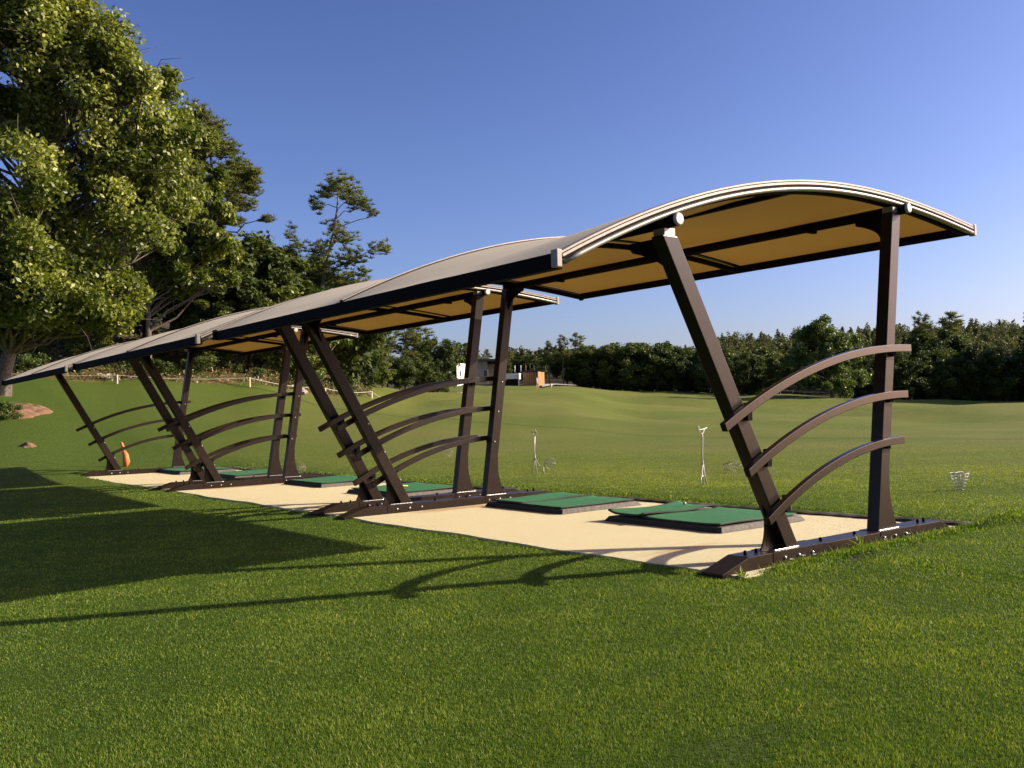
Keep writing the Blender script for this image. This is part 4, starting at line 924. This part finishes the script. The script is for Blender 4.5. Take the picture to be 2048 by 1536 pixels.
# right-hand wood: hedge like row 1090..1450, then bigger ones
RW = [('pi1', 1098, 150, 686, 1.1, 'pine left of the taller one beside the path'), ('pi2', 1158, 152, 668, 1.0, 'tallest pine in the row right of the path, mushroom topped'), ('dk2', 1135, 156, 690, 1.3, 'dark tree between the two pines by the path'),
 ('pi1', 1128, 150, 674, 0.9, 'second pine from the path in the far row'), ('dk1', 1075, 172, 706, 1.4, 'low dark tree behind the wooden terrace, right'), ('dk2', 1045, 175, 706, 1.4, 'low dark tree behind the white portal'), ('pi2', 1018, 178, 704, 1.2, 'small distant tree top right of the middle upright leg')]
for k, px, D, yt, w, lab in RW: tree(k, px, D, yt, lab, w, group='trees right of the path')
for i, px in enumerate(range(1165, 1470, 15)):
    yt = np.interp(px, [1165, 1200, 1240, 1300, 1330, 1400, 1470], [694, 684, 678, 686, 684, 692, 690]) + random.uniform(-4, 5)
    tree(['lo1', 'dk2', 'lo2'][i % 3], px, 152 + random.uniform(-2, 4), yt, 'dark green tree in the even row behind the crest of the range', 1.15, group='even row of dark trees')
tree('gr1', 1420, 146, 706, 'yellowish green tree at the right end of the even row, behind the near leaning leg', 1.1, group='trees right of the path')
tree('dk1', 1320, 158, 676, 'round topped tree rising over the right half of the even row', 0.9, group='trees right of the path')
# the bright tree right of centre
D0 = 122; b0 = on_ground(1665, D0); H = img_y_height(1650, D0, 636, b0); m_ = D0 / F_PX
env = [tuple(list(rel(px, py, D0 + dD, b0)) + [rx * m_, rx * m_, ry * m_, w]) for px, py, dD, rx, ry, w in ((1640, 690, 0, 55, 42, 22), (1680, 705, 0, 45, 45, 18), (1620, 740, 0, 48, 38, 16), (1690, 755, 1, 42, 38, 12), (1612, 662, 0, 22, 18, 6), (1655, 765, 0, 50, 22, 8), (1645, 655, 0, 20, 16, 5))]
put('broadleaf_tree', crown_tree(H, 3.4, 90, 34000, 0.17, 'leaf_green', 'bark', 0.25, 0.12, env, 0.34, hollow=0.3, var0=0.6), b0, 'bright green broad tree left of the near upright leg, leading the wood edge')
E2 = [('lo1', 1500, 142, 700, 1.0, 'olive tree right of the near leaning leg at the wood edge'), ('lo2', 1530, 145, 692, 1.0, 'olive tree with thin pale trunk left of the bright green tree'), ('dk2', 1560, 138, 706, 1.1, 'dark tree touching the left side of the bright green tree'),
 ('dk2', 1585, 130, 715, 1.0, 'shaded low tree under the left side of the bright green tree'), ('lo1', 1725, 130, 712, 1.0, 'dark tree under the right side of the bright green tree'), ('lo2', 1745, 136, 700, 1.0, 'olive tree just behind the near upright leg'),
 ('dk2', 1475, 150, 702, 1.1, 'dark tree at the wood edge close to the near leaning leg')]
for k, px, D, yt, w, lab in E2: tree(k, px, D, yt, lab, w, group='trees at the wood edge')
for i, px in enumerate(range(1770, 2120, 22)):
    yt = np.interp(px, [1770, 1900, 1960, 2048, 2120], [712, 700, 694, 690, 688]) + random.uniform(-8, 6)
    tree(['lo1', 'lo2'][i % 2], px, 132 + random.uniform(-2, 4), yt, 'dark shaded tree along the wood edge right of the near upright leg', 1.1, group='dark edge trees on the right')
tree('pi1', 1850, 150, 630, 'small crowned pine poking over the wood right of the near upright leg', 0.8, group='trees at the wood edge')
tree('pi2', 1905, 152, 628, 'biggest rounded pine crown over the wood on the right', 1.25, group='trees at the wood edge')
tree('dk1', 1880, 148, 650, 'tree left below the biggest pine crown on the right', 1.1, group='trees at the wood edge')

# far forest on the hill: a mass of crowns
def forest(name, regions, leaf, m, seed):
    global rng
    V = []; A_ = []
    for (n, p0, p1, d0, d1, hmin, hmax, lv) in regions:
        for _ in range(n):
            px = rng.uniform(p0, p1); D = rng.uniform(d0, d1); q = at(px, 780, D); z = gz(q[0], q[1]); h = rng.uniform(hmin, hmax); r = h * rng.uniform(0.16, 0.27)
            pine = rng.uniform() < 0.55; c_ = np.array([q[0], q[1], z + h * (0.55 if not pine else 0.58)])
            e = in_ball(lv, 0.45) * np.array([r, r, h * 0.46]); 
            e[:, :2] *= (1.15 - 0.85 * np.clip((e[:, 2] / (h * 0.46) + 1) / 2, 0, 1))[:, None] if pine else 1.0
            pts = c_ + e; ow = e / (np.linalg.norm(e, axis=1)[:, None] + 1e-6)
            v_, a_ = leaves(pts, leaf * rng.uniform(0.8, 1.2), 0.6, 0.2, var=0.5 + rng.normal(0, 0.16, lv) + rng.normal(0, 0.16), outward=ow); V.append(v_); A_.append(a_)
    o = mesh_leaves(name, np.concatenate(V), np.concatenate(A_), MT[m]); return tag(o, kind='stuff')
f1 = forest('far_forest', [(900, 1430, 2250, 160, 320, 5, 9, 260), (170, 1000, 1450, 185, 290, 5, 8, 240)], 0.34, 'needle', 1)
tag(f1, 'far mixed pine forest covering the hill on the right', 'forest')
f2 = forest('woodland', [(210, -420, 740, 68, 110, 5, 9, 420)], 0.26, 'leaf_dark', 2)
tag(f2, 'dark woodland filling the bank behind the left trees', 'forest')

f3 = forest('woodland', [(75, 2085, 2520, 118, 150, 12, 16, 900)], 0.34, 'leaf_dark', 3)
tag(f3, 'woodland just beyond the right edge that throws its shade on the wood edge', 'forest')
def ground_scrub(n, m, size, seed, hmax):
    g = np.random.default_rng(seed); px = g.uniform(-500, 745, n * 3); D = g.uniform(50, 84, n * 3)
    fd = np.interp(px, [-900, 0, 235, 500, 650, 745], [50, 49.5, 50.5, 52, 54, 57]); k = D > fd + 0.7
    fh = _fw[:2] / np.linalg.norm(_fw[:2]); a = CAM[0] + fh[0] * D + _rt[0] * (px - 1024) / F_PX * D; s_ = CAM[1] + fh[1] * D + _rt[1] * (px - 1024) / F_PX * D
    k &= (fbm(a, s_, 1.1, seed) + 0.5 * fbm(a, s_, 0.4, seed + 1) + g.normal(0, 0.35, n * 3)) > 0.15
    a, s_ = a[k][:n], s_[k][:n]; z = ground(a, s_) + g.uniform(0, hmax, len(a)) ** 1.0
    V, A_ = leaves(np.stack([a, s_, z], -1), size, 0.4, 0.1); o = mesh_leaves('ground_scrub', V, A_, MT[m]); return tag(o, kind='stuff')
tag(ground_scrub(26000, 'dry', 0.10, 4, 0.35), 'dry brown grass and litter covering the bank', 'scrub')
tag(ground_scrub(20000, 'leaf_green', 0.09, 9, 0.45), 'low green undergrowth covering the bank', 'scrub')
# scrub and stones on the bank
SCR = [(60, 52, 'shrub'), (110, 55, ''), (150, 53.5, ''), (200, 56, ''), (262, 54.5, ''), (320, 53.8, ''), (345, 57, ''), (395, 55.5, ''), (440, 54.2, ''), (470, 57, ''), (520, 55.5, ''), (560, 56.5, ''), (610, 56.5, ''), (640, 59, ''), (690, 60, ''), (30, 56, ''), (85, 59, ''), (170, 60, ''), (235, 60, ''), (300, 61, ''), (420, 60.5, ''), (540, 61, ''), (590, 60.5, '')]
for i, (px, D, _) in enumerate(SCR):
    if i % 5 in (1, 3): continue
    tree(['sh1', 'sh2'][i % 2], px, D, random.uniform(0.5, 1.3) if i < 15 else random.uniform(0.9, 1.9), 'scrubby bush on the red soil bank behind the rope', random.uniform(0.9, 1.4), group='scrubby bushes on the bank')
def rock(px, D, r, lab, flat=0.55, grp='pale stones on the bank'):
    b_ = on_ground(px, D); bm = bmesh.new(); bmesh.ops.create_icosphere(bm, subdivisions=2, radius=1)
    sd = random.uniform(0, 99)
    for v_ in bm.verts:
        n_ = mnoise.noise(v_.co * 1.1 + Vector((sd, 0, 0))); v_.co *= 1 + 0.5 * n_; v_.co.x *= r; v_.co.y *= r * 0.75; v_.co.z *= r * flat
    me_ = bpy.data.meshes.new('rock'); bm.to_mesh(me_); bm.free(); me_.materials.append(MT['rock']); o = bpy.data.objects.new('rock', me_); COL.objects.link(o)
    o.location = B((b_[0], b_[1], b_[2] + r * 0.12)); o.rotation_euler[2] = random.uniform(0, 6); return tag(o, lab, 'rock', grp)
rock(215, 52.5, 0.42, 'pale angular rock above the first rope post'); rock(198, 53, 0.30, 'flat dark rock left of the angular one above the rope')
rock(120, 58, 0.34, 'white stone on the upper bank below the oak crown'); rock(182, 60, 0.30, 'pale stone on the upper bank right of the white one')
rock(607, 54.3, 0.28, 'pale stone at the rope right of the far upright legs'); rock(600, 55, 0.35, 'light brown stone just above the rope by the far upright legs')
for i, (px, D, r) in enumerate(((60, 40.5, 0.16), (28, 39.7, 0.20), (85, 40.4, 0.10))):
    rock(px, D, r, ['whitish stone in the middle of the red soil mound', 'long whitish stone on the left of the red soil mound', 'small stone at the right tip of the red soil mound'][i], 0.4, 'stones on the red soil mound')
for px in (893, 900, 916, 921): rock(px, 112, 0.30, 'small white boulder in the row at the foot of the club house slope', 0.6, 'row of small white boulders')

# soil mounds
def mound(px, D, ra, rs, h, name, m):
    c_ = at(px, 800, D); n = 40; vs = []
    for i in range(n):
        for j in range(n):
            u, w = (i / (n - 1) - 0.5) * 2, (j / (n - 1) - 0.5) * 2; a_, s_ = c_[0] + u * ra * 1.2, c_[1] + w * rs * 1.2
            r_ = u * u * 1.44 + w * w * 1.44 + 0.25 * math.sin(u * 5 + w * 3) * math.cos(w * 6)
            vs.append((a_, s_, gz(a_, s_) - 0.10 + (h + 0.12) * max(0, 1 - r_) ** 0.8 * (1 + 0.2 * math.sin(a_ * 7) * math.cos(s_ * 9)) + (0.02 * random.random() if r_ < 1 else -0.2)))
    f = [(i * n + j, i * n + j + 1, (i + 1) * n + j + 1, (i + 1) * n + j) for i in range(n - 1) for j in range(n - 1)]
    return tag(MB().add(vs, f, True).build(name, m), kind='structure')
mound(6, 40.3, 2.5, 2.1, 0.22, 'soil_mound', MT['soil'])
mound(55, 31.5, 0.55, 0.30, 0.08, 'soil_patch', MT['soil'])
tree('sh1', 12, 38.6, 0.85, 'leafy plant growing on the red soil mound at the left edge', 1.2, name='leafy_plant', cat='plant')
tree('sh2', -20, 38.9, 0.8, 'plant cut by the left frame edge on the red soil mound', 1.2, name='leafy_plant', cat='plant')

# ---------------------------------------------------------------- grass blades
def grass_field(n, r0, r1, az0, az1, dens_pow, hmul, seed):
    g = np.random.default_rng(seed)
    u = g.uniform(0, 1, n); r = r0 * (r1 / r0) ** (u ** dens_pow); az = g.uniform(az0, az1, n)
    fh = math.atan2(_fw[1], _fw[0]); a = CAM[0] + r * np.cos(fh + az); s = CAM[1] + r * np.sin(fh + az)
    lo_ = -0.93 + 0.025 * np.sin(a * 2.1) + 0.015 * np.sin(a * 5.3); hi_ = np.maximum(3.06 - 0.028 * a + 0.02 * np.sin(a * 1.7), 2.78)
    # keep blades off the slab and beams, ragged at the edge
    rag = 0.03 * np.sin(a * 37) * np.cos(a * 13.7 + s * 11) + g.normal(0, 0.012, n)
    on = (a > -0.05 + rag - 0.10 * np.clip((-0.35 - s) / 0.4, 0, 1)) & (a < 20.85) & (s > lo_ + 0.01 + rag) & (s < hi_ - 0.01 - rag)
    bm_ = (np.abs(a - 0.065) < 0.13) & (s > -1.04) & (s < 2.72)
    keep = ~on & ~bm_; a, s, r, hi_ = a[keep], s[keep], r[keep], hi_[keep]; n = len(a)
    z = ground(a, s); pat = fbm(a, s, 0.8, 2.0) * 0.45 + fbm(a, s, 0.23, 4.0) * 0.45 + fbm(a, s, 2.2, 6.0) * 0.45 + fbm(a + 0.3 * s, s - 0.4 * a, 0.085, 1.0) * 0.3
    h = (0.0150 + 0.005 * pat) * g.uniform(0.6, 1.4, n) * hmul * np.clip(1.05 - r / 50, 0.45, 1.0)
    nb = np.exp(-np.minimum(np.abs(a + 0.14), np.minimum(np.abs(s + 0.95), np.abs(s - hi_))) / 0.05) * (a > -0.3) * (s > -1.2) * (s < 3.3) * (a < 21)
    h *= 1 + 0.75 * nb; tall = (np.abs(a + 0.12) < 0.07) & (s > -0.7) & (s < 3.0); h = np.where(tall, h * g.uniform(1.2, 3.2, n), h)
    w = np.clip(0.00070 * r, 0.0018, 0.03) * g.uniform(0.7, 1.3, n)
    th = g.uniform(0, 2 * np.pi, n); dx, dy = np.cos(th) * w, np.sin(th) * w
    ln = g.uniform(0.1, 1.1, n) * h; ph = g.uniform(0, 2 * np.pi, n) ; lx, ly = np.cos(ph) * ln, np.sin(ph) * ln
    V = np.zeros((n, 3, 3)); V[:, 0] = np.stack([s - dy, a - dx, z - 0.01], -1); V[:, 1] = np.stack([s + dy, a + dx, z - 0.01], -1); V[:, 2] = np.stack([s + ly, a + lx, z + h], -1)
    bare = np.exp(-(((a + 0.47 - 0.05 * s) / 0.10) ** 2)) * (s > -0.2) * (s < 4.3) * (0.6 + 0.6 * np.sin(s * 5.1) * np.sin(s * 2.3 + 1))
    fld = np.clip((s - 3.0) / 2.5, 0, 1)
    var = np.clip(0.50 + 0.20 * fld + 0.26 * pat + g.normal(0, 0.22, n) + 0.40 * (g.uniform(0, 1, n) > 0.92) - 0.35 * bare, 0, 1)
    line = np.abs(0.954 * s + 0.300 * a - 26.7 + 0.3) < 0.35; var = np.where(line, var - 0.4, var).clip(0, 1)
    for (da, ds, ra, rs_, kk) in ((-2.30, -3.75, 0.16, 0.42, 0.85), (-0.9, -1.5, 0.2, 0.3, 0.3), (-1.6, 0.9, 0.12, 0.45, 0.5), (-2.2, 2.0, 0.10, 0.5, 0.5), (1.8, -4.4, 0.25, 0.6, 0.35), (-2.9, -1.9, 0.12, 0.3, 0.4),
                             (0.4, -2.7, 0.15, 0.5, 0.4), (-1.3, -3.2, 0.10, 0.35, 0.35), (3.6, -3.4, 0.3, 0.5, 0.3), (-0.6, 4.6, 0.12, 0.6, 0.5), (6.0, 8.0, 0.1, 1.1, 0.4), (4.3, 9.0, 0.1, 0.9, 0.4)):
        sp_ = kk * np.exp(-((a - da) / ra) ** 2 - ((s - ds) / rs_) ** 2) * (0.75 + 0.25 * np.sin(a * 31) * np.cos(s * 23)); bare = np.maximum(bare, sp_); var = np.clip(var - 0.45 * sp_, 0, 1)
    k2 = (g.uniform(0, 1, n) > bare * 0.9) & (g.uniform(0, 1, n) > np.clip((r - 15) / 21, 0, 1));  V, var = V[k2], var[k2]; n = len(V)
    o = raw_mesh('grass', V.reshape(-1, 3), np.arange(3 * n).reshape(n, 3), MT['grass'], np.repeat(var, 3), nper=3)
    return o
gr = grass_field(1700000, 2.4, 36.0, -0.75, 0.75, 1.0, 1.0, 5)
tag(gr, 'short mown grass blades of the lawn around the slab', 'grass', kind='stuff')

# weeds and daisies at the near steel beam
def plant(a, s, kind, lab, cat):
    t_ = thing('daisy' if kind == 'd' else 'weed', (a, s, gz(a, s)), lab, cat, 'daisies beside the near steel beam' if kind == 'd' else None)
    if kind == 'd':
        h = random.uniform(0.05, 0.09); MB().tube([(0, 0, 0), (0.005, 0.004, h * 0.6), (0, 0, h)], 0.0018, 4).build('stem', MT['grass'], t_)
        mb = MB(); n = 10; mb.add([(0, 0, h + 0.003)] + [(0.016 * math.cos(k * 2 * math.pi / n), 0.016 * math.sin(k * 2 * math.pi / n), h + 0.006 * (k % 2)) for k in range(n)], [(0, 1 + k, 1 + (k + 1) % n) for k in range(n)]); mb.build('flower', MT['petal'], t_)
    else:
        V = []
        for k in range(14):
            q = random.uniform(0, 6.28); l = random.uniform(0.07, 0.15); e = random.uniform(0.3, 1.3); dr = np.array([math.cos(q) * math.cos(e), math.sin(q) * math.cos(e), math.sin(e)]); sd = np.array([-math.sin(q), math.cos(q), 0]) * 0.012
            V += [np.zeros(3), dr * l * 0.55 - sd, dr * l + np.array([0, 0, -0.02]), dr * l * 0.55 + sd]
        mesh_leaves('leaf_rosette', np.array(V), np.full(len(V), 0.75), MT['grass'], t_)
for (a, s, w) in ((-0.10, -0.18, 'leftmost, left of the near leaning leg foot'), (-0.11, -0.02, 'in front of the near leaning leg foot'), (-0.10, 0.16, 'just right of the near leaning leg foot'), (-0.12, 1.30, 'left of the near upright leg foot'), (-0.10, 1.52, 'in front of the near upright leg foot'), (-0.11, 1.75, 'right of the near upright leg foot')):
    plant(a, s, 'd', 'white daisy by the near beam, ' + w, 'flower')
plant(-0.16, -0.92, 'w', 'broad leaved weed at the near corner of the slab', 'weed')
plant(-0.20, 0.72, 'w', 'broad leaved weed in the grass midway along the near beam', 'weed')
